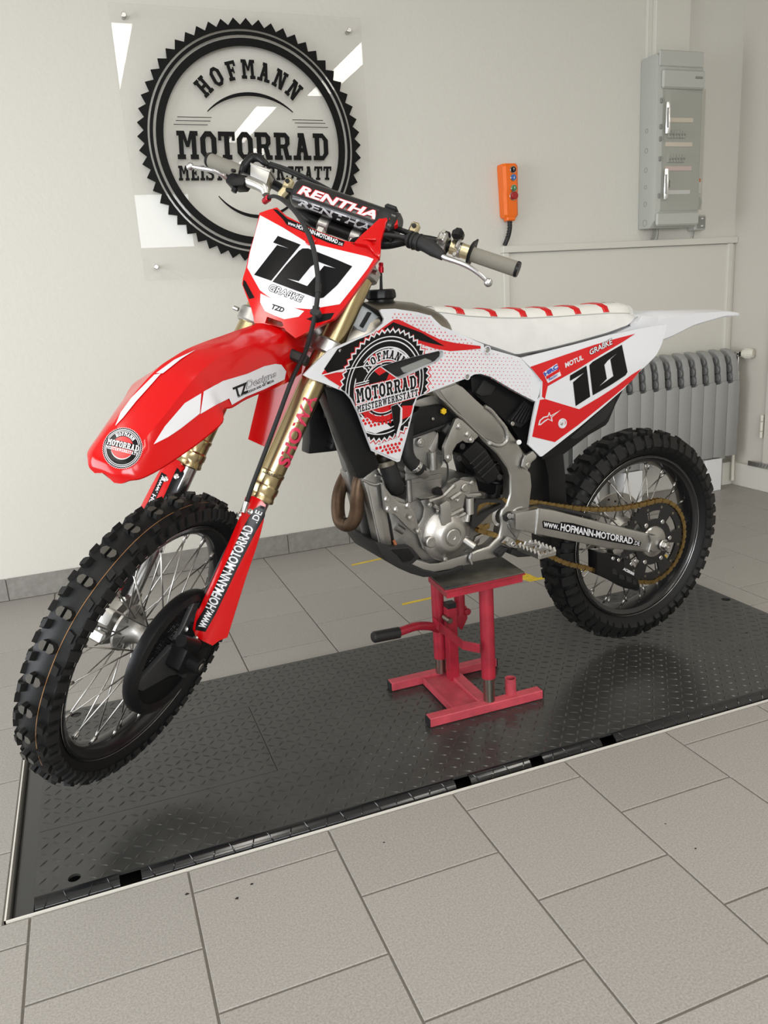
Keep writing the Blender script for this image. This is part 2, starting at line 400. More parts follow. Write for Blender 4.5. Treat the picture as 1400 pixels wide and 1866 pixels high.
# slab-serif block letters, 10 units tall: lists of convex pieces
def _r(x0, y0, x1, y1): return [(x0, y0), (x1, y0), (x1, y1), (x0, y1)]
def _oct(w, t):
    c = 2.4; o = [(c, 0), (w-c, 0), (w, c), (w, 10-c), (w-c, 10), (c, 10), (0, 10-c), (0, c)]
    i = [(c+.6, t*.8), (w-c-.6, t*.8), (w-t, c+.5), (w-t, 10-c-.5), (w-c-.6, 10-t*.8), (c+.6, 10-t*.8), (t, 10-c-.5), (t, c+.5)]
    return [[o[k], o[(k+1) % 8], i[(k+1) % 8], i[k]] for k in range(8)]
SL = 1.7
SLAB = {
 'H': (9, [_r(1.2, 0, 3.5, 10), _r(5.5, 0, 7.8, 10), _r(.3, 0, 4.2, SL), _r(4.8, 0, 8.7, SL), _r(.3, 10-SL, 4.2, 10), _r(4.8, 10-SL, 8.7, 10), _r(3, 4.2, 6, 5.9)]),
 'O': (7.6, _oct(7.6, 2.4)),
 'F': (7.6, [_r(1.2, 0, 3.5, 10), _r(.3, 0, 4.6, SL), _r(.3, 10-SL, 7.4, 10), _r(5.8, 7, 7.4, 10), _r(3, 4.3, 5.4, 5.9), _r(4.6, 3.5, 5.6, 6.7)]),
 'M': (10.4, [_r(1.2, 0, 3.3, 10), _r(7.1, 0, 9.2, 10), _r(.3, 0, 4.1, SL), _r(6.3, 0, 10.1, SL), _r(.3, 10-SL, 3.3, 10), _r(7.1, 10-SL, 10.1, 10), [(2.2, 10), (3.9, 10), (5.9, 4.3), (4.5, 4.3)], [(8.2, 10), (6.5, 10), (4.5, 4.3), (5.9, 4.3)]]),
 'A': (9.4, [[(1.4, 0), (3.4, 0), (5.6, 10), (3.6, 10)], [(8, 0), (5.8, 0), (3.8, 10), (5.8, 10)], _r(.2, 0, 4, SL), _r(5.2, 0, 9.2, SL), _r(3.2, 2.9, 6.3, 4.5), _r(2.7, 10-SL, 5.8, 10)]),
 'N': (9.6, [_r(1.2, 0, 3.2, 10), _r(6.4, 0, 8.4, 10), _r(.3, 0, 4.1, SL), _r(5.5, 10-SL, 9.3, 10), _r(.3, 10-SL, 3.2, 10), [(1.8, 10), (4.1, 10), (8.2, 0), (6.0, 0)]]),
 'T': (8.4, [_r(3, 0, 5.4, 10), _r(1.9, 0, 6.5, SL), _r(.2, 10-SL, 8.2, 10), _r(.2, 6.8, 1.7, 10), _r(6.7, 6.8, 8.2, 10)]),
 'R': (8.8, [_r(1.2, 0, 3.5, 10), _r(.3, 0, 4.3, SL), _r(.3, 10-SL, 6.2, 10), [(6.2, 10), (8, 8.4), (5.8, 7.8), (5.4, 8.3)], [(8, 8.4), (8, 5.8), (5.8, 6.3), (5.8, 7.8)], [(8, 5.8), (6.4, 4.3), (5.2, 5.6), (5.8, 6.3)], _r(3, 4.3, 6.4, 5.7), [(4.5, 4.6), (6.8, 4.6), (8, 0), (5.7, 0)], _r(5.7, 0, 8.7, SL)]),
 'D': (8.4, [_r(1.2, 0, 3.5, 10), _r(.3, 0, 5.6, SL), _r(.3, 10-SL, 5.6, 10), [(5.4, 10), (8, 7.6), (5.7, 7.2), (4.9, 8.3)], [(8, 7.6), (8, 2.4), (5.7, 2.8), (5.7, 7.2)], [(8, 2.4), (5.4, 0), (4.9, 1.7), (5.7, 2.8)]]),
 'E': (7.8, [_r(1.2, 0, 3.5, 10), _r(.3, 0, 7.5, SL), _r(.3, 10-SL, 7.4, 10), _r(5.9, 7, 7.4, 10), _r(5.9, 0, 7.5, 3), _r(3, 4.2, 5.2, 5.8), _r(4.5, 3.4, 5.5, 6.6)]),
 'I': (4.8, [_r(1.2, 0, 3.6, 10), _r(.2, 0, 4.6, SL), _r(.2, 10-SL, 4.6, 10)]),
 'S': (7.6, [_r(1.9, 10-SL, 5.7, 10), [(1.9, 10), (0, 8.2), (2.2, 7.7), (2.5, 8.3)], [(0, 8.2), (0, 6.2), (2.2, 6.8), (2.2, 7.7)], [(0, 6.2), (5.6, 3.4), (7.4, 4), (2.2, 6.8)], [(7.4, 4), (7.4, 1.8), (5.2, 2.3), (5.2, 3.6)], [(7.4, 1.8), (5.6, 0), (4.9, 1.7), (5.2, 2.3)], _r(1.9, 0, 5.6, SL), _r(0, 0, 1.6, 3.3), [(1.4, 1.9), (2.6, 0), (2.6, 1.7), (1.6, 2.6)], _r(5.8, 6.7, 7.2, 10), [(5.9, 8.3), (4.8, 10), (4.8, 8.3), (5.9, 7.6)]]),
 'W': (12, [[(1.2, 10), (3.2, 10), (4.6, 0), (2.9, 0)], [(6.8, 10), (5.2, 10), (2.9, 0), (4.6, 0)], [(5.2, 10), (6.8, 10), (9.1, 0), (7.4, 0)], [(10.8, 10), (8.8, 10), (7.4, 0), (9.1, 0)], _r(.2, 10-SL, 4.1, 10), _r(7.9, 10-SL, 11.8, 10)]),
 'K': (9.2, [_r(1.2, 0, 3.5, 10), _r(.3, 0, 4.3, SL), _r(.3, 10-SL, 4.3, 10), [(3, 4), (3, 6.3), (6, 10), (8.2, 10)], [(4.2, 5.4), (5.8, 6.8), (8.4, 0), (6, 0)], _r(5.1, 0, 8.9, SL), _r(5.2, 10-SL, 8.7, 10)]),
}
def slab_polys(s, gap=.7):
    """unit-square pieces of a line of block letters"""
    x = 0; out = []
    for ch in s:
        wd, ps = SLAB[ch]; out += [[(x+a, b) for a, b in p] for p in ps]; x += wd+gap
    x -= gap; return [[(a/x, b/10) for a, b in p] for p in out], x/10
def slab_arc(s, cx, cy, r, a0, a1, h, ws=1.0):
    """letters on an arc (degrees, y up), r = baseline radius; returns polygons in plane units"""
    out = []; n = len(s)
    for k, ch in enumerate(s):
        wd, ps = SLAB[ch]; a = math.radians(a0+(a1-a0)*k/(n-1)); rr = np.array([math.cos(a), math.sin(a)]); tt = np.array([math.sin(a), -math.cos(a)])
        for p in ps: out.append([tuple(np.array([cx, cy])+rr*(r+h*y/10)+tt*((x-wd/2)/10*h*ws)) for x, y in p])
    return out
def ring2(r0, r1, n=96, cx=0, cy=0): return [[(cx+r*math.cos(2*PI*k/n), cy+r*math.sin(2*PI*k/n)) for k in range(n)] for r in (r1, r0)]
def gear2(rt, rr, ri, teeth, cx=0, cy=0):
    o = []
    for k in range(teeth):
        o.append((cx+rt*math.cos(2*PI*k/teeth), cy+rt*math.sin(2*PI*k/teeth))); o.append((cx+rr*math.cos(2*PI*(k+.5)/teeth), cy+rr*math.sin(2*PI*(k+.5)/teeth)))
    return [o]+([[(cx+ri*math.cos(2*PI*k/96), cy+ri*math.sin(2*PI*k/96)) for k in range(96)]] if ri else [])
def arc2(cx, cy, r, a0, a1, th, n=24, taper=True):
    o = []; i = []
    for k in range(n+1):
        f = k/n; a = math.radians(a0+(a1-a0)*f); t = th*(1 if not taper else (.25+.75*math.sin(PI*f)))
        o.append((cx+(r+t/2)*math.cos(a), cy+(r+t/2)*math.sin(a))); i.append((cx+(r-t/2)*math.cos(a), cy+(r-t/2)*math.sin(a)))
    return o+i[::-1]
def rrect(x0, y0, x1, y1, r, n=4):
    o = []
    for cx, cy, a in ((x1-r, y0+r, -90), (x1-r, y1-r, 0), (x0+r, y1-r, 90), (x0+r, y0+r, 180)):
        for k in range(n+1): t = math.radians(a+90*k/n); o.append((cx+r*math.cos(t), cy+r*math.sin(t)))
    return o
mat('shield_grey', (.46, .48, .49), .35)
mat('guard_black_lit', (.03, .03, .031), .42)  # black guard plastic lightened to mimic light falling on the arms
mat('lever_alu', (.60, .60, .61), .3, metal=1)
# ================================================================== the room
WY, WX = 3.54, 3.40
def wall_box(name, lo, hi, m, label, cat='wall'):
    g = G().box([(a+b)/2 for a, b in zip(lo, hi)], [b-a for a, b in zip(lo, hi)]); return struct(g.obj(name, m, None, 0), label, cat)
wall_box('wall_back', (-3.6, WY, -.05), (3.6, WY+.2, 3.05), 'wall', 'white roughcast back wall behind the motocross bike')
wall_box('wall_right', (WX, -3.6, -.05), (WX+.2, WY, 3.05), 'wall_right', 'beige painted side wall at the right edge')
wall_box('ceiling', (-3.6, -3.6, 2.95), (3.6, WY+.2, 3.1), 'ceiling', 'white workshop ceiling above the frame', 'ceiling')
# left wall with window opening, rear wall with gate opening (both out of frame, they let the daylight in)
g = G()
for lo, hi in (((-3.6, -3.6, -.05), (-3.4, -.4, 3.05)), ((-3.6, 3.0, -.05), (-3.4, WY, 3.05)), ((-3.6, -.4, -.05), (-3.4, 3.0, .05)), ((-3.6, -.4, 2.3), (-3.4, 3.0, 3.05))):
    g.box([(a+b)/2 for a, b in zip(lo, hi)], [b-a for a, b in zip(lo, hi)])
struct(g.obj('wall_left', 'wall', None, 0), 'white wall with a wide gate opening beyond the left edge', 'wall')
g = G()
for lo, hi in (((-3.4, -3.6, -.05), (-2.75, -3.4, 3.05)), ((-2.75, -3.6, -.05), (.25, -3.4, .85)), ((-2.75, -3.6, 2.35), (.25, -3.4, 3.05)), ((.25, -3.6, -.05), (.6, -3.4, 3.05)), ((1.5, -3.6, -.05), (WX, -3.4, 3.05)), ((.6, -3.6, -.05), (1.5, -3.4, 1.95)), ((.6, -3.6, 2.55), (1.5, -3.4, 3.05))):
    g.box([(a+b)/2 for a, b in zip(lo, hi)], [b-a for a, b in zip(lo, hi)])
struct(g.obj('wall_front', 'wall', None, 0), 'white wall with a window band behind the camera', 'wall')
# floor: grout bed plus single tiles
LX0, LX1, LY0, LY1 = -.300, 2.085, 1.483, 2.349          # lift pit
g = G()
for lo, hi in (((-3.6, -3.6), (WX+.1, LY0)), ((-3.6, LY1), (WX+.1, WY+.1)), ((-3.6, LY0), (LX0, LY1)), ((LX1, LY0), (WX+.1, LY1))):
    g.box(((lo[0]+hi[0])/2, (lo[1]+hi[1])/2, -.028), (hi[0]-lo[0], hi[1]-lo[1], .05))
floor = struct(g.obj('floor', 'grout', None, 0), 'grey stone tile floor laid in running bond', 'floor')
TP, JT, TH = .305, .0044, .010
def tile_mesh(rects, m):
    g = G()
    for x0, y0, x1, y1 in rects:
        c = .0012; V = [(x0, y0, -TH), (x1, y0, -TH), (x1, y1, -TH), (x0, y1, -TH), (x0, y0, -c), (x1, y0, -c), (x1, y1, -c), (x0, y1, -c), (x0+c, y0+c, 0), (x1-c, y0+c, 0), (x1-c, y1-c, 0), (x0+c, y1-c, 0)]
        g.add(V, [(8, 9, 10, 11)]+[(i, (i+1) % 4, 4+(i+1) % 4, 4+i) for i in range(4)]+[(4+i, 4+(i+1) % 4, 8+(i+1) % 4, 8+i) for i in range(4)])
    me = bpy.data.meshes.new('tile'); me.from_pydata(g.V, [], g.F); me.materials.append(MATS[m]); me.update(); return me
full = [tile_mesh([(-TP/2+JT/2, -TP/2+JT/2, TP/2-JT/2, TP/2-JT/2)], m) for m in ('tile', 'tile_b')]
for i in range(-6, 12):
    x0 = .052+TP*i; x1 = x0+TP
    for j in range(-6, 9):
        y0 = (1.105 if i % 2 == 0 else 1.2575)+TP*j; y1 = y0+TP
        a = [x0, y0, min(x1, WX), min(y1, WY-.012)]
        if a[2]-a[0] < .02 or a[3]-a[1] < .02: continue
        a = [a[0]+JT/2, a[1]+JT/2, a[2]-JT/2, a[3]-JT/2]
        L = (LX0-.004, LY0-.004, LX1+.004, LY1+.004)
        if a[2] <= L[0] or a[0] >= L[2] or a[3] <= L[1] or a[1] >= L[3]:
            if x1 <= WX and y1 <= WY-.012:
                link('tile', full[(i*7+j*3) % 2], floor, ((x0+x1)/2, (y0+y1)/2, 0)); continue
            rects = [a]
        else:
            rects = []
            if a[1] < L[1]: rects.append([a[0], a[1], a[2], L[1]])
            if a[3] > L[3]: rects.append([a[0], L[3], a[2], a[3]])
            ya, yb = max(a[1], L[1]), min(a[3], L[3])
            if a[0] < L[0]: rects.append([a[0], ya, L[0], yb])
            if a[2] > L[2]: rects.append([L[2], ya, a[2], yb])
            rects = [r for r in rects if r[2]-r[0] > .004 and r[3]-r[1] > .004]
            if not rects: continue
        cx, cy = (rects[0][0]+rects[0][2])/2, (rects[0][1]+rects[0][3])/2
        link('tile', tile_mesh([(r[0]-cx, r[1]-cy, r[2]-cx, r[3]-cy) for r in rects], ('tile', 'tile_b')[(i*7+j*3) % 2]), floor, (cx, cy, 0))
# specks of dirt on the tiles
for x_, y_, r_ in ((523, 1064, .003), (341, 1629, .004), (432, 1637, .004), (459, 1611, .0035), (700, 1535, .0025), (1213, 1501, .0022), (1268, 1546, .0025), (448, 1197, .003), (737, 1089, .0022), (1336, 1034, .004)):
    c_ = fl(x_, y_, .0003); a_ = [(c_[0]+r_*(1+.35*math.sin(3*k+x_))*math.cos(2*PI*k/9), c_[1]+.8*r_*(1+.3*math.cos(2*k+y_))*math.sin(2*PI*k/9), .0003) for k in range(9)]
    mesh_obj('dirt_speck', a_, [tuple(range(9))], 'satin_black', floor, 0, False)
# skirting tiles
bb = struct(G().box((-.3, WY-.004, .045), (6.2, .006, .09)).obj('baseboard_back', 'grout', None, 0), 'dark grey tile skirting along the back wall', 'baseboard')
me = bpy.data.meshes.new('skirting_tile'); gg = G().box((0, 0, 0), (TP-.004, .010, .095), bevel=.001); me.from_pydata(gg.V, [], gg.F); me.materials.append(MATS['base_tile'])
for k in range(-11, 5):
    link('skirting_tile', me, bb, (.787+TP*(k+.5), WY-.0075, .0477))
# boxed-in panel with frame strips on the right half of the back wall
p = G().box(((1.985+WX)/2, WY-.004, .66), (WX-1.985, .008, 1.31)).obj('panel_back', 'panel', None, 0); struct(p, 'flat cream board panel below the wall strip', 'panel')
def trim(n, lo, hi, label):
    struct(G().box([(a+b)/2 for a, b in zip(lo, hi)], [b-a for a, b in zip(lo, hi)], bevel=.002).obj('trim_%d' % n, 'panel', None, 0), label, 'trim')
trim(1, (1.966, WY-.030, 1.318), (WX-.001, WY, 1.350), 'cream horizontal cable strip under the fuse box')
trim(2, (1.970, WY-.022, .0), (2.000, WY, 1.318), 'cream vertical strip at the left end of the board panel')
trim(3, (3.345, WY-.022, .12), (3.375, WY, 1.318), 'cream vertical strip beside the corner, right of the radiator')
trim(4, (2.815, WY-.045, 2.16), (3.02, WY, 2.95), 'wide cream cable duct rising above the fuse box')
trim(5, (2.785, WY-.02, 2.16), (2.815, WY, 2.95), 'narrow cream strip beside the wide cable duct')
trim(6, (3.30, WY-.10, 0), (WX, WY, .13), 'white plinth in the corner below the radiator valve')
trim(7, (WX-.03, 2.9, 0), (WX, WY-.10, .128), 'white plinth along the right wall')
# door in the right wall
d = G().box((WX-.011, 2.76, 1.12), (.022, .96, 1.95), bevel=.003).obj('door_1', 'wall_right', None, 0); struct(d, 'beige door leaf at the right edge with a pin hinge', 'door')
for z in (.35, 1.75):
    h = G(); h.cyl((WX-.026, 3.252, z-.06), (0, 0, 1), .0085, .035, 14, .002); h.cyl((WX-.026, 3.252, z-.022), (0, 0, 1), .0085, .05, 14, .002); h.cyl((WX-.026, 3.252, z+.031), (0, 0, 1), .0085, .035, 14, .002)
    h.box((WX-.012, 3.255, z), (.025, .010, .10)); h.obj('hinge', 'valve_white', d)
g = G(); g.box((WX-.034, 3.06, .143), (.008, .52, .026))
for k in range(24):
    g.box((WX-.039, 3.31-.02*k, .143), (.004, .004, .024), M=rotx(.5))
g.obj('door_sweep', 'steel', d, 0)
# yellow marking tape on the floor
for nm, q, lab in (('yellow_tape', [(641, 1028.5), (700, 1015.5), (700, 1017.8), (641, 1031)], 'short yellow tape mark on the tiles beneath the exhaust pipe'),
            ('yellow_tape', [(733, 1099.5), (800, 1085), (800, 1087.5), (733, 1103)], 'short yellow tape mark on the tiles left of the red stand'),
            ('yellow_tape', [(940, 1052), (966, 1060), (1080, 1038), (1120, 1030), (1120, 1022), (1080, 1030), (980, 1053), (966, 1047), (945, 1040)], 'wide yellow tape line on the tiles under the rear wheel'),
            ('yellow_tape', [(1195, 1018), (1216, 1010), (1216, 1016), (1200, 1024)], 'small yellow tape piece seen through the rear wheel')):
    P = [fl(*c, .0006) for c in q]; tag(G().prism(P, (0, 0, -.0005)).obj(nm, 'yellow', None, 0), lab, 'tape', 'yellow tape marks on the floor')
# ================================================================== lift platform
lift = thing('scissor_lift', 'black diamond plate lift platform set flush into the tiled floor', 'lift', ((LX0+LX1)/2, (LY0+LY1)/2, 0))
LO = np.array([(LX0+LX1)/2, (LY0+LY1)/2, 0])
def lg(g, name, m, smooth=35, fix=True, par=None):
    g.xf(lambda v: v-LO); return g.obj(name, m, par or lift, smooth, fix)
g = G(); g.box(((LX0+LX1)/2, (LY0+LY1)/2, -.045), (LX1-LX0, LY1-LY0, .01)); lg(g, 'pit_bottom', 'black_gap', 0)
TW = .0034
for nm, lo, hi in (('frame_strip', (LX0, LY0), (LX1, LY0+TW)), ('frame_strip', (LX0, LY1-TW), (LX1, LY1)), ('frame_strip', (LX0, LY0), (LX0+TW, LY1)), ('frame_strip', (LX1-TW, LY0), (LX1, LY1))):
    g = G().box(((lo[0]+hi[0])/2, (lo[1]+hi[1])/2, -.018), (hi[0]-lo[0], hi[1]-lo[1], .042)); lg(g, nm, 'trim_white', 0)
DZ = .010
DX0, DX1, DY0, DY1 = -.246, LX1-.013, LY0+.040, LY1-.013
# end channel (smooth black strip at the left end)
g = G().prism([(LX0+.012, LY0+.012, -.012), (DX0-.002, LY0+.012, -.002), (DX0-.002, LY1-.012, -.002), (LX0+.012, LY1-.012, -.012)], (0, 0, -.02)); lg(g, 'end_channel', 'deck_rim', 0)
# rolled front edge, broken by slots
slots = [(-.083, -.040), (.682, .722), (.887, .923), (1.094, 1.136), (1.75, 1.79)]
rim_r = .026
def rim_ring(x):
    R = []
    for k in range(9):
        a = math.radians(90+100*k/8); R.append((x, DY0+rim_r*math.cos(a), DZ-rim_r+rim_r*math.sin(a)))
    for k in range(8, -1, -1):
        a = math.radians(90+100*k/8); R.append((x, DY0+(rim_r-.004)*math.cos(a), DZ-rim_r+(rim_r-.004)*math.sin(a)))
    return R
xs = DX0
for a, b in slots+[(DX1, DX1)]:
    g = G().loft([rim_ring(xs), rim_ring(a)]); lg(g, 'rolled_edge', 'deck_rim', 40); xs = b
# tread marks running over the rolled edge (fine relief)
g = G(); x = DX0+.02; k_ = 0
while x < DX1-.02:
    if all(not (a-.012 < x < b+.012) for a, b in slots):
        c_ = [];
        for q_ in range(5): a = math.radians(100+18*q_); c_.append((x+.0035*(q_-2)*(1 if k_ % 2 else -1), DY0+rim_r*math.cos(a), DZ-rim_r+rim_r*math.sin(a)))
        g.tube(c_, [.0004, .0016, .0019, .0016, .0004], 6)
    x += .042; k_ += 1
er = lg(g, 'edge_relief', 'deck_rim', 40); er['kind'] = 'stuff'
# deck plate: main plate, hatch cover (separate), round drain holes
hx, hy0, hy1 = .306, 1.745, 2.106
holes = [(-.17, 1.549, .013), (-.166, 2.296, .015), (2.046, 2.087, .016), (2.04, 1.60, .016)]
small = [fl(*c, DZ)[:2] for c in cv(900, 1040, 2.8, [(972, 200), (1058, 181), (1110, 237), (1155, 356), (1290, 316), (1260, 406), (1017, 470)])]
def circ2(x, y, r, n=14): return [(x+r*math.cos(2*PI*k/n), y+r*math.sin(2*PI*k/n)) for k in range(n)]
def deck(loops, name):
    V, Fc = tess(loops); n = len(V); W = [np.array((x, y, DZ)) for x, y in V]
    cnt = {}
    for f in Fc:
        for i in range(len(f)): e = (f[i], f[(i+1) % len(f)]); cnt.setdefault(tuple(sorted(e)), []).append(e)
    bd = [e[0] for e in cnt.values() if len(e) == 1]
    g = G().add(W+[p-np.array([0, 0, .006]) for p in W], list(Fc)+[tuple(reversed([i+n for i in f])) for f in Fc]+[(b, a, a+n, b+n) for a, b in bd])
    return lg(g, name, 'deck', 0)
gp = .0014
main = [[(DX0, DY0), (DX1, DY0), (DX1, DY1), (DX0, DY1), (DX0, hy1+gp), (hx+gp, hy1+gp), (hx+gp, hy0-gp), (DX0, hy0-gp)]]
main += [circ2(*h) for h in holes if not (h[0] < hx and hy0 < h[1] < hy1)]+[circ2(x, y, .0045, 8) for x, y in small]
for a, b in slots[:]: pass
dk = deck(main, 'deck_plate')
ht = deck([[(DX0, hy0), (hx, hy0), (hx, hy1), (DX0, hy1)]], 'hatch_cover')
# raised tread bars of the checker plate (too many to count)
g = G(); px_ = .0240
def bump(x, y, a):
    L_, W_, H_ = .0128, .0034, .0020; c, s = math.cos(a), math.sin(a); V = []
    for ex, ey, ez in ((-1, 0, 0), (-.5, -.75, 0), (0, -1, 0), (.5, -.75, 0), (1, 0, 0), (.5, .75, 0), (0, 1, 0), (-.5, .75, 0), (-.5, 0, .85), (.5, 0, .85)):
        X, Y = ex*L_, ey*W_; V.append((x+c*X-s*Y, y+s*X+c*Y, DZ-.0002+ez*H_))
    g.add(V, [(0, 1, 8), (1, 2, 9, 8), (2, 3, 9), (3, 4, 9), (4, 5, 9), (5, 6, 9), (6, 7, 8, 9), (7, 0, 8)])
i = 0; y = DY0+.012
while y < DY1-.012:
    x = DX0+.014; j = 0
    while x < DX1-.012:
        ok = all((x-h[0])**2+(y-h[1])**2 > (h[2]+.014)**2 for h in holes) and not (x < hx+.014 and min(abs(y-hy0), abs(y-hy1)) < .009) and not (abs(x-hx) < .010 and hy0 < y < hy1)
        if ok: bump(x, y, PI*.27 if (i+j) % 2 else -PI*.20)
        x += px_; j += 1
    y += .0300; i += 1
tb = lg(g, 'tread_relief', 'deck', 25); tb['kind'] = 'stuff'
# ================================================================== acrylic sign
SY = 3.505
sign = thing('acrylic_sign', 'clear acrylic wall sign with a black gear emblem and workshop lettering', 'sign', (.80, SY, 1.267))
SO = np.array([.80, SY, 1.267])
SX0, SX1, SZ0, SZ1 = .293, 1.306, 1.267, 2.284
g = G().box(((SX0+SX1)/2, SY+.004, (SZ0+SZ1)/2), (SX1-SX0, .008, SZ1-SZ0), bevel=.0012).xf(lambda v: v-SO); g.obj('acrylic_plate', 'acrylic', sign, 0)
for x, z in ((.344, 2.243), (1.251, 2.235), (.344, 1.322), (1.251, 1.318)):
    g = G(); g.cyl((x, SY-.006, z), (0, 1, 0), .0095, .006, 18, .0015); g.cyl((x, SY+.008, z), (0, 1, 0), .007, WY-SY-.008, 14); g.xf(lambda v: v-SO); g.obj('standoff_screw', 'steel', sign)
GC, GR = np.array([.802, 1.790]), .468
EM = .0025
def em(name, polys, m='sign_black'):
    """thin raised black emblem pieces on the front of the plate"""
    g = G()
    if len(polys) > 1: V, Fc = tess_union(polys)
    else: V, Fc = tess(polys[0] if isinstance(polys[0][0][0], (list, tuple)) else [polys[0]])
    n = len(V); W = [np.array((x, SY-EM, z)) for x, z in V]; cnt = {}
    for f in Fc:
        for i in range(len(f)): e = (f[i], f[(i+1) % len(f)]); cnt.setdefault(tuple(sorted(e)), []).append(e)
    bd = [e[0] for e in cnt.values() if len(e) == 1]
    g.add(W+[p+np.array([0, EM-.0003, 0]) for p in W], list(Fc)+[tuple(reversed([i+n for i in f])) for f in Fc]+[(b, a, a+n, b+n) for a, b in bd])
    g.xf(lambda v: v-SO); return g.obj(name, m, sign, 0)
em('gear_ring', [[[(GC[0]+GR*x, GC[1]+GR*z) for x, z in lp] for lp in gear2(1, .945, .913, 57)]])
em('thin_ring', [[[(GC[0]+GR*x, GC[1]+GR*z) for x, z in lp] for lp in ring2(.868, .896)]])
em('thick_ring', [[[(GC[0]+GR*x, GC[1]+GR*z) for x, z in lp] for lp in ring2(.782, .845)]])
def s2(x, y): p = wy(180+x/2.692, y/2.692, SY); return (float(p[0]), float(p[2]))
def line_text(s, q):
    ps, _ = slab_polys(s); qm = quad([s2(*c) for c in q]); return [[tuple(qm(c)) for c in p] for p in ps]
for i, ch in enumerate('HOFMANN'):
    em('letter', slab_arc(ch+ch, GC[0], GC[1], GR*.525, 131-13.85*i, 131-13.85*i, GR*.152, .80)[:len(SLAB[ch][1])])
em('upper_arc', [arc2(GC[0], GC[1]-.175*GR, .58*GR, 131.5, 49.5, .030*GR)])
em('lower_arc', [arc2(GC[0], GC[1]-.14*GR, .465*GR, 218, 322, .030*GR)])
for a, b in (((385, 572), (553, 578)), ((378, 590), (548, 597)), ((367, 609), (535, 614)), ((950, 587), (1100, 592)), ((962, 602), (1112, 608)), ((975, 622), (1125, 627))):
    A, B = np.array(s2(*a)), np.array(s2(*b)); B[1] = A[1]; em('accent_line', [[(A[0], A[1]), (B[0], B[1]), (B[0], B[1]-.0022), (A[0], A[1]-.0022)]])
def letters(word, q):
    ps, _ = slab_polys(word); qm = quad([s2(*c) for c in q]); k = 0
    for ch in word:
        n = len(SLAB[ch][1]); em('letter', [[tuple(qm(c)) for c in p] for p in ps[k:k+n]]); k += n
letters('MOTORRAD', [(385, 781), (1132, 787), (1126, 656), (376, 641)])
letters('MEISTERWERKSTATT', [(392, 886), (1140, 883), (1142, 817), (387, 813)])
# ================================================================== fuse box
fb = thing('fuse_box', 'tall grey fuse box with a clear door on the back wall', 'fuse box', (2.9, WY, 1.40)); FO = np.array([2.9, WY, 1.40])
def fg(g, name, m, par=None, smooth=30): g.xf(lambda v: v-FO); return g.obj(name, m, par or fb, smooth)
FX0, FX1 = 2.765, 3.040; FD = .125
g = G(); yb, yf = WY-.001, WY-FD
# side profile in (y, z) swept along x: body
prof = [(yb, 1.405), (yf+.035, 1.40), (yf, 1.435), (yf, 2.045), (yf, 2.175), (yf+.012, 2.19), (yb, 2.19)]
g.prism([(FX0, y, z) for y, z in prof], (FX1-FX0, 0, 0), bevel=.006); body = fg(g, 'housing', 'box_grey')
g = G().box(((FX0+FX1)/2+.012, yf-.006, 2.075), (FX1-FX0-.02, .018, .085), bevel=.008); fg(g, 'head_cover', 'box_grey')
g = G().box(((FX0+FX1)/2, yf-.002, 2.165), (FX1-FX0-.012, .010, .07), bevel=.004); fg(g, 'top_cover', 'box_grey')
g = G().box(((FX0+FX1)/2, yf-.006, 1.44), (FX1-FX0-.01, .018, .065), bevel=.008); fg(g, 'bottom_cover', 'box_grey')
g = G().box(((FX0+FX1)/2+.01, yf-.0015, 1.75), (.235, .003, .54)); fg(g, 'inner_panel', 'box_grey')
g = G().box((3.000, yf-.0155, 2.083), (.045, .0006, .011)); fg(g, 'brand_plate', 'box_grey_dark')
for z, m in ((1.895, 'paper'), (1.785, 'paper'), (1.675, 'paper_pink')):
    g = G().box(((FX0+FX1)/2-.002, yf-.005, z), (.16, .004, .020)); fg(g, 'label_strip', m)
g = G().box(((FX0+FX1)/2-.004, yf-.005, 1.565), (.155, .004, .020)); fg(g, 'label_strip', 'white_block')
for z in (1.83, 1.72):
    for k in range(6):
        g = G().box((2.836+.0175*k, yf-.008, z), (.015, .012, .034), bevel=.0015); g.box((2.836+.0175*k, yf-.016, z), (.006, .008, .010)); br = fg(g, 'breaker', 'box_grey')
    for k in range(6):
        g = G().box((2.836+.0175*k, yf-.0195, z-.003), (.004, .004, .007)); fg(g, 'toggle', 'box_grey_dark')
g = G().tube([(2.838, yf-.004, 1.62), (2.838, yf-.018, 1.618), (2.838, yf-.018, 1.588), (2.838, yf-.004, 1.586)], .003, 8); fg(g, 'flap_handle', 'box_grey_dark')
g = G(); g.prism([(x, y, 1.478) for x, y in ((2.797, yf-.002), (2.800, yf-.020), (2.822, yf-.030), (3.033, yf-.030), (3.040, yf-.022), (3.040, yf-.002), (3.037, yf-.002), (3.037, yf-.021), (3.032, yf-.027), (2.823, yf-.027), (2.803, yf-.018), (2.800, yf-.002))], (0, 0, .552)); dr = fg(g, 'clear_door', 'clear_door', None, 20)
for z in (1.90, 1.60):
    g = G().prism([(2.803, yf-.0215, z-.07), (2.821, yf-.0305, z-.07), (2.821, yf-.0305, z+.07), (2.803, yf-.0215, z+.07)], (0, -.002, 0), bevel=.0005); fg(g, 'latch', 'chrome')
    g = G().prism([(2.806, yf-.0255, z-.045), (2.813, yf-.029, z-.045), (2.813, yf-.029, z+.045), (2.806, yf-.0255, z+.045)], (0, -.002, 0)); fg(g, 'latch_slot', 'box_grey_dark')
for z in (1.98, 1.865, 1.81, 1.72, 1.55):
    g = G().box((2.789, yf-.004, z), (.012, .008, .022), bevel=.002); g.box((2.789, yf-.0085, z), (.004, .002, .018)); fg(g, 'hinge_clip', 'box_grey_dark')
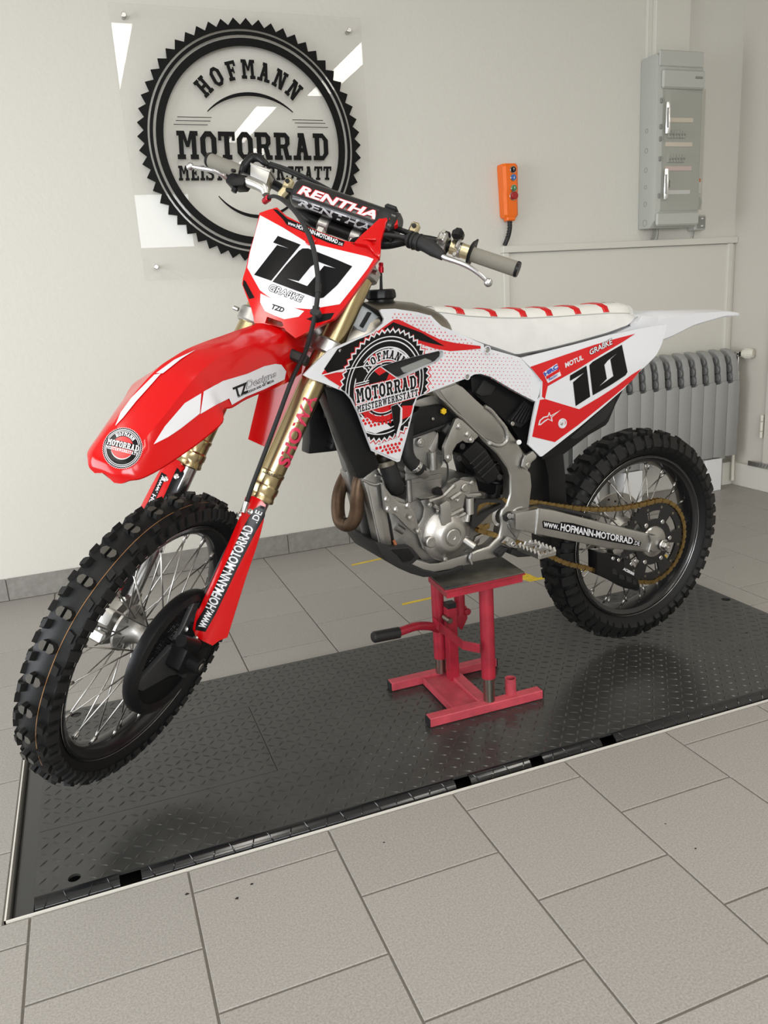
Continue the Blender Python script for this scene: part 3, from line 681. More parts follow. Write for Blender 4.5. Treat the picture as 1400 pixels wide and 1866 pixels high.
for z, r in ((1.43, .016), (1.52, .012), (1.60, .010), (1.68, .012), (1.77, .012), (1.86, .010)):
    g = G(); g.lathe([(r, 0), (r, .0012), (r-.002, .0012), (r-.002, 0)], (FX0+.0004, WY-.055, z), (-1, 0, 0), 20); fg(g, 'knockout', 'box_grey_dark')
cabs = []
for k, x in enumerate((2.833, 2.842, 2.851, 2.868)):
    g = G().tube([(x, WY-.03, 1.41), (x+.002, WY-.032, 1.385), (x+(.006 if k == 3 else -.001), WY-.02, 1.345)], .0022, 8, smooth=4); fg(g, 'cable', 'box_grey_dark')
# switch box, socket and tag to the right of the fuse box
s = thing('switch_box', 'small grey double switch box right of the fuse box foot', 'switch', (3.10, WY, 1.39)); O2 = np.array([3.10, WY, 1.39])
def q2(g, name, m, par): g.xf(lambda v: v-O2); return g.obj(name, m, par, 30)
q2(G().box((3.115, WY-.03, 1.425), (.075, .058, .075), bevel=.006), 'housing', 'box_grey', s); q2(G().box((3.118, WY-.061, 1.425), (.052, .006, .058), bevel=.003), 'rocker', 'box_grey_dark', s)
for z in (1.444, 1.408): q2(G().box((3.12, WY-.0645, z), (.014, .001, .007)), 'print_mark', 'white_block', s)
q2(G().tube([(3.10, WY-.03, 1.39), (3.098, WY-.03, 1.365), (3.100, WY-.02, 1.345)], .0022, 8), 'cable', 'box_grey_dark', s)
g = G(); g.lathe([(0, -.03), (.030, -.03), (.034, -.024), (.034, 0)], (3.115, WY, 1.525), (0, 1, 0), 24); g.lathe([(.008, -.031), (0, -.031)], (3.115, WY, 1.525), (0, 1, 0), 12)
tag(g.obj('wall_socket', 'box_grey', None), 'round grey wall socket half hidden behind the fuse box', 'socket')
t_ = thing('wall_tag', 'white and orange tag on the wall behind the fuse box', 'tag', (3.135, WY, 1.57)); g = G().box((0, -.008, .03), (.03, .014, .055), bevel=.002); g.obj('tag_body', 'white_block', t_); g = G().box((0, -.010, .068), (.018, .014, .016), bevel=.002); g.obj('tag_top', 'orange', t_)
# ================================================================== orange pendant control
oc = thing('pendant_control', 'orange lift control handset with four buttons on the back wall', 'control', (2.0, WY, 1.46)); O3 = np.array([2.0, WY, 1.46])
def q3(g, name, m, par=None, smooth=30): g.xf(lambda v: v-O3); return g.obj(name, m, par or oc, smooth)
cy = WY-.001
ring = lambda z, hw, d: [(2.0-hw, cy, z), (2.0-hw, cy-d+.010, z), (2.0-hw+.012, cy-d, z), (2.0+hw-.012, cy-d, z), (2.0+hw, cy-d+.010, z), (2.0+hw, cy, z)]
g = G().loft([ring(1.475, .030, .045), ring(1.487, .037, .052), ring(1.58, .038, .054), ring(1.60, .038, .060), ring(1.70, .040, .062), ring(1.712, .037, .056)]); g.xf(lambda v: v+(v[2]-1.59)*np.array([-.03, 0, 0])); bodyc = q3(g, 'handset_body', 'orange')
g = G().box((2.003, cy-.026, 1.472), (.046, .04, .022), bevel=.005); q3(g, 'cable_clamp', 'orange')
for z, m, r, h in ((1.684, 'plastic_black', .0125, .008), (1.650, 'button_blue', .0125, .008), (1.603, 'button_green', .0125, .008), (1.570, 'button_red', .0165, .020)):
    x = 2.0+.008-(z-1.59)*.03; y = cy-(.062 if z > 1.595 else .054)
    g = G().cyl((x, y+.002, z), (0, -1, 0), r+.003, .006, 22, .001); rg = q3(g, 'button_ring', 'steel')
    g = G().cyl((x, y-.002, z), (0, -1, 0), r, h, 22, .002); bt = q3(g, 'button', m)
    if z in (1.650, 1.603, 1.684):
        g = G(); sgn = -1 if z == 1.650 else 1; yy = y-.0025-h
        g.box((x, yy, z), (.0016, .0006, .011)); g.prism([(x-.004, yy, z+sgn*.002), (x+.004, yy, z+sgn*.002), (x, yy, z+sgn*.007)], (0, .0006, 0)); q3(g, 'arrow_mark', 'white_block')
g = G().tube([(2.004, cy-.026, 1.465), (2.003, cy-.028, 1.43), (1.995, cy-.026, 1.395), (1.978, cy-.018, 1.352)], .0105, 14, smooth=5); q3(g, 'cable', 'satin_black')
for k in range(6):
    f = k/6; g = G().lathe([(.0105, -.002), (.0122, -.001), (.0122, .001), (.0105, .002)], (2.004-.009*f**2*2, cy-.027, 1.455-.075*f), (-.12*f, 0, 1), 14); q3(g, 'cable_rib', 'satin_black')
# ================================================================== radiator
rd = thing('radiator', 'grey aluminium sectional radiator standing at the back wall behind the rear wheel', 'radiator', (2.8, 3.42, .18)); O4 = np.array([2.8, 3.42, .18])
RP = .0815; x0 = 2.585-4*RP
prof = [(3.372, .185), (3.368, .60), (3.378, .69), (3.398, .738), (3.425, .760), (3.475, .768), (3.475, .185)]
prim = None
def rad_mesh(build, m, name):
    g = G(); build(g); o = g.obj(name, m, rd, 25); return o
first = {}
for k in range(13):
    X = x0+RP*(k+.5)-O4[0]
    if not first:
        g = G().prism([(.008-RP/2+.028, y-O4[1], z-O4[2]) for y, z in prof], (.042, 0, 0), bevel=.006); a = g.obj('section_body', 'radiator', rd, 30); a.location = (X, 0, 0); first['a'] = a
        g = G(); g.prism([(s_*RP/2*.978, 3.357-O4[1]+dy, z-O4[2]) for s_, dy, z in ((-1, .006, .19), (-.55, 0, .19), (.55, 0, .19), (1, .006, .19), (1, .006, .588), (.75, 0, .602), (-.05, 0, .602), (-.4, .002, .590), (-1, .006, .588))], (0, .010, 0), bevel=.0015); a = g.obj('front_plate', 'radiator', rd, 25); a.location = (X, 0, 0); first['b'] = a
        g = G().box((0, 3.44-O4[1], .46-O4[2]), (RP, .06, .54)); a = g.obj('water_channel', 'radiator_in', rd, 0); a.location = (X, 0, 0); first['c'] = a
        for q, (yy, zz) in enumerate(((3.375, .622), (3.385, .665), (3.40, .71))):
            g = G(); g.lathe([(.0, -.006), (.018, -.0055), (.023, 0), (.018, .0055), (0, .006)], (-.022, yy-O4[1]+.004, zz-O4[2]), (1, 0, 0), 12); a = g.obj('fin', 'radiator_in', rd, 40); a.location = (X, 0, 0); first['f%d' % q] = a
    else:
        for nm, src in first.items(): link(src.name.split('.')[0], src.data, rd, (X, 0, 0))
g = G(); g.cyl((3.325, 3.42, .735), (1, 0, 0), .013, .03, 16, .001); g.box((3.349, 3.42, .735), (.026, .026, .03), bevel=.004); g.tube([(3.352, 3.42, .73), (3.352, 3.42, .64)], .010, 12); g.xf(lambda v: v-O4); g.obj('valve_body', 'steel', rd)
g = G(); g.lathe([(0, .060), (.022, .060), (.025, .055), (.025, .012), (.018, 0)], (3.352, 3.395, .737), (0.45, -.85, 0), 24)
g.xf(lambda v: v-O4); vk = g.obj('thermostat_knob', 'valve_white', rd)
for k in range(16):
    a = 2*PI*k/16; axv = np.array([.468, -.884, 0]); u = np.array([.884, .468, 0]); c = np.array([3.352, 3.395, .737])+axv*.033+(u*math.cos(a)+np.array([0, 0, 1])*math.sin(a))*.025
    g = G().tube([c-axv*.016, c+axv*.016], .0022, 6); g.xf(lambda v: v-O4); g.obj('knob_rib', 'valve_white', rd)
g = G().tube([(3.352, 3.42, .65), (3.352, 3.42, .12), (3.345, 3.41, .03)], .0095, 12); g.xf(lambda v: v-O4); g.obj('supply_pipe', 'valve_white', rd)
for x, lab in ((3.163, 'white plinth block under the right end of the radiator'), (2.63, 'white plinth block under the radiator seen through the rear wheel'), (2.36, 'white plinth block under the left end of the radiator')):
    tag(G().box((x, 3.425, .0905), (.115, .13, .181), bevel=.004).obj('plinth_block', 'white_block', None), lab, 'block', 'white blocks under the radiator')
# ================================================================== red lift stand
SZ = DZ+.0012
stn = thing('bike_stand', 'red steel lift stand with black rubber top holding up the bike', 'stand', (.90, 1.89, SZ)); O5 = np.array([.90, 1.89, SZ])
def q5(g, name, m, par=None, smooth=30): g.xf(lambda v: v-O5); return g.obj(name, m, par or stn, smooth)
PZ = .400
FH, FW_ = .026, .032
for y, xa, xb in ((1.771, .730, 1.078), (2.010, .712, 1.062)):
    ft = q5(G().box(((xa+xb)/2, y, SZ+FH/2), (xb-xa, FW_, FH), bevel=.002), 'foot', 'stand_red_dusty')
    q5(G().box((xa-.001, y, SZ+FH/2), (.004, FW_-.003, FH-.003)), 'end_cap', 'satin_black'); q5(G().box((xb+.001, y, SZ+FH/2), (.004, FW_-.003, FH-.003)), 'end_cap', 'satin_black')
q5(G().box((.862, 1.89, SZ+.016), (.10, .208, .004)), 'tray', 'stand_red_dusty'); q5(G().box((.812, 1.89, SZ+.013), (.004, .208, .020)), 'tray_lip', 'stand_red_dusty')
q5(G().box((.905, 1.89, SZ+.015), (.035, .208, .024), bevel=.002), 'cross_bar', 'stand_red_dusty')
q5(G().box((.893, 1.955, SZ+.13), (.030, .030, .23), bevel=.002), 'post', 'stand_red'); q5(G().box((.893, 1.955, SZ+.252), (.027, .027, .016)), 'post_cap', 'satin_black')
q5(G().cyl((.918, 1.775, SZ+FH), (0, 0, 1), .0155, .10, 20), 'inner_tube', 'titanium')
q5(G().cyl((.918, 1.775, .108), (0, 0, 1), .0195, PZ-.02-.108, 24), 'front_column', 'stand_red')
q5(G().cyl((.872, 1.995, SZ+FH), (0, 0, 1), .0155, .08, 20), 'inner_tube', 'titanium'); q5(G().cyl((.872, 1.995, .085), (0, 0, 1), .0185, PZ-.02-.085, 24), 'rear_column', 'stand_red')
q5(G().cyl((.938, 1.985, .215), (0, 0, 1), .016, PZ-.02-.215, 20), 'lever_column', 'stand_red')
q5(G().prism([(.938-.018, 1.975, .24), (.938+.018, 1.975, .24), (.938+.02, 1.975, .20), (.938, 1.975, .165), (.938-.02, 1.975, .19)], (0, .02, 0), bevel=.002), 'cam_lug', 'stand_red')
q5(G().cyl((.957, 1.968, .222), (0, 1, 0), .0105, .035, 16, .002), 'pivot_bolt', 'stand_red'); q5(G().cyl((.878, 1.925, .225), (0, 1, 0), .009, .04, 16, .002), 'pivot_bolt', 'titanium')
g = G(); A_ = [wy(790, 1133, 1.930), wy(800, 1142, 1.915), wy(843, 1176, 1.800), wy(874, 1182.5, 1.757)]
g.loft([[p+np.array((0, 0, h_)), p+np.array((.004, .003, h_)), p+np.array((.004, .003, -h_)), p+np.array((0, 0, -h_))] for p, h_ in zip(A_, (.014, .0135, .0125, .0125))]); q5(g, 'link_plate', 'stand_red', None, 20)
LV = [wy(799, 1146, 1.950), wy(783, 1141, 1.930), wy(760, 1141, 1.915), wy(740, 1147, 1.907), wy(722, 1154, 1.902)]
q5(G().tube(LV, .0125, 14, smooth=5), 'lever', 'stand_red')
e0, e1 = wy(727, 1152.5, 1.903), wy(682, 1161, 1.895); dd_ = (e1-e0)/np.linalg.norm(e1-e0)
g = G().tube([e0, e1], .0160, 18); g.lathe([(.0160, 0), (.0125, .005), (0, .0065)], e1, dd_, 18); q5(g, 'lever_grip', 'satin_black')
g = G(); g.lathe([(.0155, 0), (.0155, .047), (.013, .047), (.013, .004)], (.990, 1.783, SZ+FH), (0, 0, 1), 22); q5(g, 'stub_tube', 'stand_red_dusty')
tp = [fl(811, 1077, PZ), fl(958, 1045, PZ), fl(914, 1016, PZ), fl(771, 1047, PZ)]
tp[2] = tp[1]+(tp[2]-tp[1])*1.0; tp[3] = tp[0]+(tp[2]-tp[1])
q5(G().prism(tp, (0, 0, -.004), bevel=.001), 'top_plate', 'stand_red')
cen = sum(tp)/4; q5(G().prism([cen+(p-cen)*.985+np.array([0, 0, .0045]) for p in tp], (0, 0, -.0042), bevel=.001), 'rubber_pad', 'rubber_top')
q5(G().prism([cen+(p-cen)*.94-np.array([0, 0, .004]) for p in tp], (0, 0, -.020)), 'top_frame', 'stand_red')
# ================================================================== motocross bike
bike = thing('motocross_bike', 'red and white motocross bike with number 10 raised on a red stand', 'motorcycle', tuple(BC), (BROLL, 0, BYAW))
def B(g, name, m, par=None, smooth=35, fix=True): return g.obj(name, m, par or bike, smooth, fix)
def S(g, name, m, par=None, smooth=35, fix=True): g.xf(ST); return g.obj(name, m, par or bike, smooth, fix)   # part given in the steering frame
def mloc(R, t): return Matrix([[*R[i], t[i]] for i in range(3)]+[[0, 0, 0, 1]])
# ------------------------------------------------------------------ wheels
def wheel(pref, M, c, RT, wT, rim_r, rim_w, hubs, sprk, nsp=36):
    """RT tyre radius over the knobs, wT half width, rim_r rim lip radius"""
    base = mloc(M, c)
    kh = .0125 if pref == 'front' else .015
    ro = RT-kh
    half = [(rim_r-.004, rim_w*.80), (rim_r+.006, rim_w+.004), (rim_r+.022, wT*.90), (rim_r+(ro-rim_r)*.55, wT*.985), (rim_r+(ro-rim_r)*.80, wT*.86), (ro-.008, wT*.62), (ro-.002, wT*.32), (ro, 0)]
    prof = [(r, -y) for r, y in half]+[(r, y) for r, y in half[-2::-1]]
    ty = G().lathe(prof, n=72).obj(pref+'_tyre', 'tyre_side', bike, 50); ty.matrix_basis = base
    ty['label'] = pref+' tyre, black knobbly'
    # knobs
    def surf(y):
        """carcass radius and slope at lateral offset y"""
        a = abs(y)
        ys = [p[1] for p in half[::-1]]; rs = [p[0] for p in half[::-1]]
        return float(np.interp(a, ys[:6], rs[:6]))
    def knob(y0, y1, L, h, tilt, cut=.25, skew=0.):
        """block standing on the carcass between y0 and y1, length L along the rolling direction"""
        r0, r1 = surf(y0)-.003, surf(y1)-.003
        ym = (y0+y1)/2; nx, ny = math.cos(tilt), math.sin(tilt)
        V = []
        for y, r in ((y0, r0), (y1, r1)):
            for z in (-L/2, L/2): V.append((r, y, z+skew*(y-ym)))
        k = .90
        for y, r in ((y0, r0), (y1, r1)):
            yy = ym+(y-ym)*k
            for z in (-L/2*k, L/2*k): V.append((r+nx*h+.003, yy+ny*h, z+skew*(y-ym)))
        return V, [(4, 5, 7, 6), (0, 1, 5, 4), (2, 6, 7, 3), (0, 4, 6, 2), (1, 3, 7, 5)]
    kinds = []
    if pref == 'front':
        N = 32; gw = .0022
        def hexk(y0, y1, L, h, c0, c1):
            # block with clipped outer corners
            pts = [(y0, -L/2), (y1-c1, -L/2), (y1, -L/2+c1*1.1), (y1, L/2-c1*1.1), (y1-c1, L/2), (y0, L/2)]
            V = [(surf(y)-.003, y, z) for y, z in pts]; ym = (y0+y1)/2
            V += [(surf(ym)+h, ym+(y-ym)*.88, z*.86) for y, z in pts]
            return V, [(6, 7, 8, 9, 10, 11)]+[(i, (i+1) % 6, 6+(i+1) % 6, 6+i) for i in range(6)]
        ks = [('center_knob', hexk(gw, .0175, .021, kh, 0, .006), 0, N), ('center_knob', [[(x, -y, z) for x, y, z in hexk(gw, .0175, .021, kh, 0, .006)[0]], hexk(gw, .0175, .021, kh, 0, .006)[1]], 0, N),
              ('mid_knob', knob(.019, .0315, .019, kh*.95, .45, skew=.4), .5, N), ('mid_knob', knob(-.0315, -.019, .019, kh*.95, -.45, skew=-.4), .5, N),
              ('side_knob', knob(.0325, .0425, .0225, .0100, .95), 0.0, N), ('side_knob', knob(-.0425, -.0325, .0225, .0100, -.95), 0.0, N),
              ('side_knob', knob(.034, .0425, .013, .0085, 1.0), .5, N), ('side_knob', knob(-.0425, -.034, .013, .0085, -1.0), .5, N)]
    else:
        N = 26
        ks = [('center_knob', knob(-.026, .026, .022, kh, 0), 0, N), ('mid_knob', knob(.016, .036, .020, kh, .35, skew=.3), .5, N), ('mid_knob', knob(-.036, -.016, .020, kh, -.35, skew=-.3), .5, N),
              ('side_knob', knob(.037, .053, .032, .0135, .75), 0, N), ('side_knob', knob(-.053, -.037, .032, .0135, -.75), 0, N),
              ('side_knob', knob(.039, .053, .020, .0125, .8), .5, N), ('side_knob', knob(-.053, -.039, .020, .0125, -.8), .5, N)]
    for nm, (V, Fc), ph, n in ks:
        me = bpy.data.meshes.new(nm); me.from_pydata([tuple(v) for v in V], [], Fc)
        bm = bmesh.new(); bm.from_mesh(me); bmesh.ops.recalc_face_normals(bm, faces=bm.faces); bm.to_mesh(me); bm.free()
        me.materials.append(MATS['knob']); me.materials.append(MATS['knob_worn'])
        if pref == 'front' and nm == 'center_knob': me.polygons[0].material_index = 1
        # recalc may not keep order: worn face is the top (largest x)
        top = max(range(len(me.polygons)), key=lambda i: me.polygons[i].center.x)
        for i_, p_ in enumerate(me.polygons): p_.material_index = 1 if (i_ == top and pref == 'front' and nm == 'center_knob') else 0
        for k in range(n):
            if pref == 'front' and nm == 'center_knob' and k % 3 == 2:
                pass
            link(nm, me, ty, (0, 0, 0), (0, 2*PI*(k+ph)/n, 0))
    # rim: channel section
    rw = rim_w
    pr = [(rim_r, -rw), (rim_r-.001, -rw-.003), (rim_r-.006, -rw-.003), (rim_r-.010, -rw+.001), (rim_r-.018, -rw+.004), (rim_r-.026, -rw*.45), (rim_r-.029, 0), (rim_r-.026, rw*.45), (rim_r-.018, rw-.004), (rim_r-.010, rw-.001), (rim_r-.006, rw+.003), (rim_r-.001, rw+.003), (rim_r, rw), (rim_r-.004, rw-.003), (rim_r-.014, rw*.5), (rim_r-.016, 0), (rim_r-.014, -rw*.5), (rim_r-.004, -rw+.003), (rim_r, -rw)]
    rim = G().lathe(pr, n=72).obj(pref+'_rim', 'rim_black', bike, 40); rim.matrix_basis = base
    lip = G().lathe([(rim_r+.0004, -rw-.0026), (rim_r+.0012, -rw-.0034), (rim_r+.0004, -rw-.0040)], n=72).obj('rim_lip', 'spoke', rim, 40)
    # hub
    hub = G().lathe(hubs, n=36).obj(pref+'_hub', 'engine_cover', bike, 40); hub.matrix_basis = base
    # spokes, four kinds
    fr, fy = sprk
    for side in (-1, 1):
        for lead in (-1, 1):
            a = .62*lead
            p0 = np.array([fr*math.cos(a), side*(fy+(.004 if lead > 0 else -.001)), fr*math.sin(a)]); p1 = np.array([rim_r-.026, side*rw*.28, 0.0])
            d = (p1-p0)/np.linalg.norm(p1-p0)
            g = G().tube([p0-d*.004, p1-d*.016], .00195, 6); g.tube([p1-d*.020, p1-d*.019, p1+d*.002], [.0022, .0036, .0036], 8)
            me = bpy.data.meshes.new('spoke'); me.from_pydata(g.V, [], g.F); me.materials.append(MATS['spoke'])
            me.polygons.foreach_set('use_smooth', [True]*len(me.polygons))
            for k in range(nsp//4):
                off = {(-1, -1): 0, (-1, 1): 2, (1, -1): 1, (1, 1): 3}[(side, lead)]
                link('spoke', me, rim, (0, 0, 0), (0, 2*PI*(k*4+off)/nsp, 0))
    return ty, rim, hub, base
AXF = ST((-.055, 0, 0))
ftyre, frim, fhub, FB = wheel('front', SM, AXF, .347, .044, .281, .026,
    [(.012, -.055), (.020, -.055), (.023, -.046), (.030, -.042), (.034, -.034), (.026, -.026), (.020, -.012), (.021, 0), (.024, .016), (.034, .030), (.050, .040), (.056, .044), (.056, .050), (.030, .052), (.012, .056)], (.030, .034))
rtyre, rrim, rhub, RB = wheel('rear', np.eye(3), np.zeros(3), .336, .058, .254, .034,
    [(.012, -.068), (.045, -.066), (.055, -.058), (.056, -.050), (.040, -.042), (.032, -.025), (.031, 0), (.032, .025), (.046, .040), (.052, .048), (.050, .058), (.012, .066)], (.046, .046))
# mould line on the front tyre
g = G(); n = 180; V = []
for k in range(n):
    a = 2*PI*k/n; y = -.0185+.0006*math.sin(9*a)
    for dy in (-.0007, .0007): V.append((.3338*math.cos(a), y+dy, .3338*math.sin(a)))
g.add(V, [(2*k, 2*k+1, 2*((k+1) % n)+1, 2*((k+1) % n)) for k in range(n)]); o = g.obj('mould_line', 'tyre_line', ftyre, 0, False)
# white maker's marks on the tyre wall
# ------------------------------------------------------------------ front brake disc guard (left side of the wheel)
AX = np.array([-.055, 0, 0])
def fw(a, r, y): return AX+np.array([r*math.cos(a), y, r*math.sin(a)])
g = G(); g.lathe([(.120, -.072), (.122, -.082), (.134, -.090), (.146, -.084), (.1485, -.066), (.146, -.060), (.124, -.064), (.120, -.072)], AX, (0, 1, 0), 48)
guard = S(g, 'disc_guard', 'plastic_black')
def gpt(x, y, yv=-.084):      # crop pixel -> steering frame on the guard plane y = yv
    o = SMW.T@(CAM-SC); d = SMW.T@ray(x/2.8, 860+y/2.8); t = (yv-o[1])/d[1]; return o+d*t
def gpr(pts, name, m='plastic_black', yv=-.084, th=.012, bevel=.003):
    g = G().prism([gpt(*p, yv) for p in pts], (0, th, 0), bevel=bevel); return S(g, name, m, guard)
gpr([(1005, 640), (1015, 700), (1000, 830), (985, 880), (905, 880), (900, 860), (940, 790)], 'guard_arm', 'guard_black_lit')
gpr([(690, 1105), (705, 1080), (880, 890), (960, 900), (985, 1000), (930, 1030), (860, 1045), (730, 1120)], 'guard_arm', 'guard_black_lit')
gpr([(690, 1108), (860, 1045), (950, 1030), (900, 1110), (840, 1170), (780, 1195), (720, 1190), (700, 1160)], 'guard_web', yv=-.079, th=.008)
# mesh grid of the guard (fine, uncountable)
g = G()
for fam in (0, 1):
    for k in range(-16, 17):
        off = k*.0078; a = (.9 if fam else -.35); d = np.array([math.cos(a), 0, math.sin(a)]); nn = np.array([-math.sin(a), 0, math.cos(a)])
        if abs(off) > .116: continue
        hl = math.sqrt(.120**2-off**2); c = AX+np.array([0, -.071, 0])+nn*off; M = np.stack([d, np.array([0, 1., 0]), nn], 1)
        g.box(c, (2*hl, .0022, .0026), M=M)
gm = S(g, 'guard_mesh', 'plastic_black', guard, 0); gm['kind'] = 'stuff'
g = G(); g.lathe([(.062, -.060), (.110, -.060), (.110, -.0565), (.062, -.0565), (.062, -.060)], AX, (0, 1, 0), 40); S(g, 'brake_disc_front', 'steel')
# ------------------------------------------------------------------ fork legs
FX, FYL = -.022, .098
for s_ in (-1, 1):
    y = s_*FYL
    g = G(); g.lathe([(.0, .955), (.024, .955), (.0285, .950), (.0285, .895), (.0292, .74), (.0300, .70), (.0288, .640), (.0280, .47), (.0278, .452), (.0300, .450), (.0300, .444), (.0283, .441), (.0283, .420), (.0312, .416), (.0312, .404), (.0295, .400), (.0295, .392), (.0310, .389), (.0310, .383), (.0255, .380)], (FX, y, 0), (0, 0, 1), 36)
    ot = S(g, 'fork_outer_tube', 'gold')
    g = G(); g.cyl((FX, y, .03), (0, 0, 1), .0238, .36, 28); S(g, 'fork_inner_tube', 'chrome', None)
    g = G(); g.lathe([(0, .985), (.016, .985), (.018, .965), (.024, .956), (.0, .956)], (FX, y, 0), (0, 0, 1), 20); S(g, 'fork_cap', 'plastic_black', ot)
# fork feet with axle clamps
g = G(); g.loft([[np.array((FX+(-.033+.0*0)*k, -FYL+q, z)) for k, q in ((-1, -.026), (1, -.026), (1, .024), (-1, .024))] for z in (.075, .03)], True)
g.prism([(-.092, -.121, .028), (-.060, -.121, .040), (.008, -.121, .080), (.006, -.121, .000), (-.020, -.121, -.034), (-.062, -.121, -.034), (-.090, -.121, -.020)], (0, .044, 0), bevel=.006)
lf = S(g, 'fork_foot', 'plastic_black')
g = G().cyl((-.055, -.150, 0), (0, 1, 0), .019, .035, 24, .003); S(g, 'axle_boss', 'plastic_black', lf)
g = G(); g.lathe([(0, -.1515), (.007, -.1515), (.009, -.150), (.013, -.150), (.013, -.1485), (0, -.1485)], (-.055, 0, 0), (0, 1, 0), 18); S(g, 'axle_end', 'steel', lf)
g = G().tube([gpt(925, 860, -.128), gpt(1000, 885, -.135)], .0135, 16); S(g, 'guide_bushing', 'plastic_black', lf)
g = G(); g.lathe([(0, -.002), (.006, -.002), (.009, 0), (.009, .01)], gpt(1002, 886, -.136), (-.6, -.8, 0), 14); S(g, 'bushing_bolt', 'steel', lf)
g = G().prism([(-.050, -.118, .062), (.012, -.118, .062), (.022, -.118, .02), (.020, -.118, -.045), (-.03, -.118, -.05), (-.05, -.118, .0)], (0, .03, 0), bevel=.008); S(g, 'caliper_cover', 'satin_black', lf)
g = G(); g.prism([(-.085, .078, .020), (-.050, .078, .060), (.005, .078, .070), (.004, .078, .0), (-.025, .078, -.030), (-.070, .078, -.032), (-.088, .078, -.012)], (0, .044, 0), bevel=.008)
rf = S(g, 'fork_foot', 'alu_frame'); g = G().box((-.055, .10, -.045), (.046, .040, .030), bevel=.005); S(g, 'axle_clamp', 'alu_frame', rf)
for dx in (-.018, .018): S(G().cyl((-.055+dx, .10, -.030), (0, 0, 1), .005, .012, 10), 'clamp_bolt', 'steel', rf)
g = G().cyl((-.055, -.118, 0), (0, 1, 0), .010, .236, 18); S(g, 'front_axle', 'steel')
# fork guards
gout = cv(0, 860, 2.8, [(1252, 128), (1290, 122), (1330, 140), (1356, 168), (1345, 250), (1325, 330), (1300, 410), (1255, 540), (1205, 700), (1160, 845), (1120, 860), (1085, 886), (1040, 865), (1000, 842), (984, 800), (1000, 720), (1080, 545), (1180, 330), (1232, 210)])
ygc = -FYL
def gsurf(q): y = q[1]-(ygc-.004); return FX-.044+9.0*y*y
def gfn(off=0.): return lambda p: sp(p[0], p[1], lambda q: gsurf(q)-off)
def shell(name, loops, fn, inward, m, par=None, mirror=False, step=8):
    V2, Fc = tess(loops, step); V = [np.array(fn(v)) for v in V2]; n = len(V); d = np.asarray(inward, float)
    cnt = {}
    for f in Fc:
        for i in range(len(f)): e = (f[i], f[(i+1) % len(f)]); cnt.setdefault(tuple(sorted(e)), []).append(e)
    bd = [e[0] for e in cnt.values() if len(e) == 1]
    W = V+[p+d for p in V]
    if mirror: W = [p*np.array([1, -1, 1]) for p in W]
    g = G().add(W, list(Fc)+[tuple(reversed([i+n for i in f])) for f in Fc]+[(b, a, a+n, b+n) for a, b in bd]); return g
g = shell('g', [gout], gfn(), (.004, .001, 0), 'red'); fgl = S(g, 'fork_guard', 'red')
g = shell('g', [gout], gfn(), (.004, .001, 0), 'red', mirror=True); fgr = S(g, 'fork_guard', 'red')
def sdecal(name, loops, fn, m, par, step=None, mirror=False):
    V, Fc = tess(loops, step); V = [fn(v) for v in V]
    if mirror: V = [np.asarray(v)*np.array([1, -1, 1]) for v in V]
    return S(G().add(V, Fc), name, m, par, 0 if not step else 40, False)
def stext(name, s, q, fn, m, par, bold=.012, shear=0., grow=0, space=1.0):
    V, Fc, asp = text2d(s, bold, shear, space)[:3]; qm = quad(q)
    if grow: V = (V-.5)*(1+np.array([grow/asp, grow]))+.5
    return S(G().add([fn(qm(v)) for v in V], Fc), name, m, par, 0, False)
L4 = lambda pts: cv(0, 860, 2.8, pts)
lab = L4([(1004, 800), (1010, 765), (1050, 700), (1060, 680), (1165, 460), (1240, 305), (1245, 290), (1300, 195), (1330, 178), (1348, 185), (1345, 225), (1300, 300), (1290, 320), (1200, 500), (1095, 720), (1045, 808)])
sdecal('url_label', [grow(lab, 2.6)], gfn(.0016), 'black_print', fgl, 10)
stext('url_lettering', 'www.', L4([(1046, 800), (1088, 716), (1062, 700), (1014, 786)]), gfn(.0024), 'white_print', fgl, .02)
stext('url_lettering', 'HOFMANN-MOTORRAD', L4([(1092, 712), (1296, 285), (1250, 268), (1050, 690)]), gfn(.0024), 'white_print', fgl, .024)
stext('url_lettering', '.DE', L4([(1312, 262), (1340, 207), (1308, 193), (1282, 248)]), gfn(.0024), 'white_print', fgl, .012)
# inner black / white stripe on the left guard
sdecal('guard_stripe', [L4([(1170, 345), (1180, 330), (1060, 600), (1015, 700), (1008, 690), (1050, 600)])], gfn(.0016), 'black_print', fgl, 10)
# right guard: black stripe and lettering on the outside, built in the steering frame
def rg_fn(off): return lambda p: np.array([FX-.044+9.0*(p[0]-(FYL+.004))**2-off, p[0], p[1]])
sdecal('guard_stripe', [[(FYL-.022, .365), (FYL-.002, .37), (FYL-.004, .05), (FYL-.016, .05)]], rg_fn(.0006), 'black_print', fgr, .02)
sdecal('url_label', [[(FYL+.014, .345), (FYL+.032, .345), (FYL+.032, .07), (FYL+.014, .07)]], rg_fn(.0006), 'black_print', fgr, .02)
stext('url_lettering', 'www. HOFMANN-MOTORRAD .DE', [(FYL+.017, .34), (FYL+.017, .075), (FYL+.029, .075), (FYL+.029, .34)], rg_fn(.0011), 'white_print', fgr, .02)
for gd, s_ in ((fgl, -1), (fgr, 1)):
    for y_, z_ in ((-.010, .352), (.012, .336), (-.016, .052), (.014, .060)):
        yy = s_*FYL+y_; g = G(); g.lathe([(0, .003), (.004, .003), (.0065, .0015), (.0065, 0)], (FX-.044+9*(y_)**2, yy, z_), (-1, 0, 0), 12); S(g, 'guard_bolt', 'steel', gd)
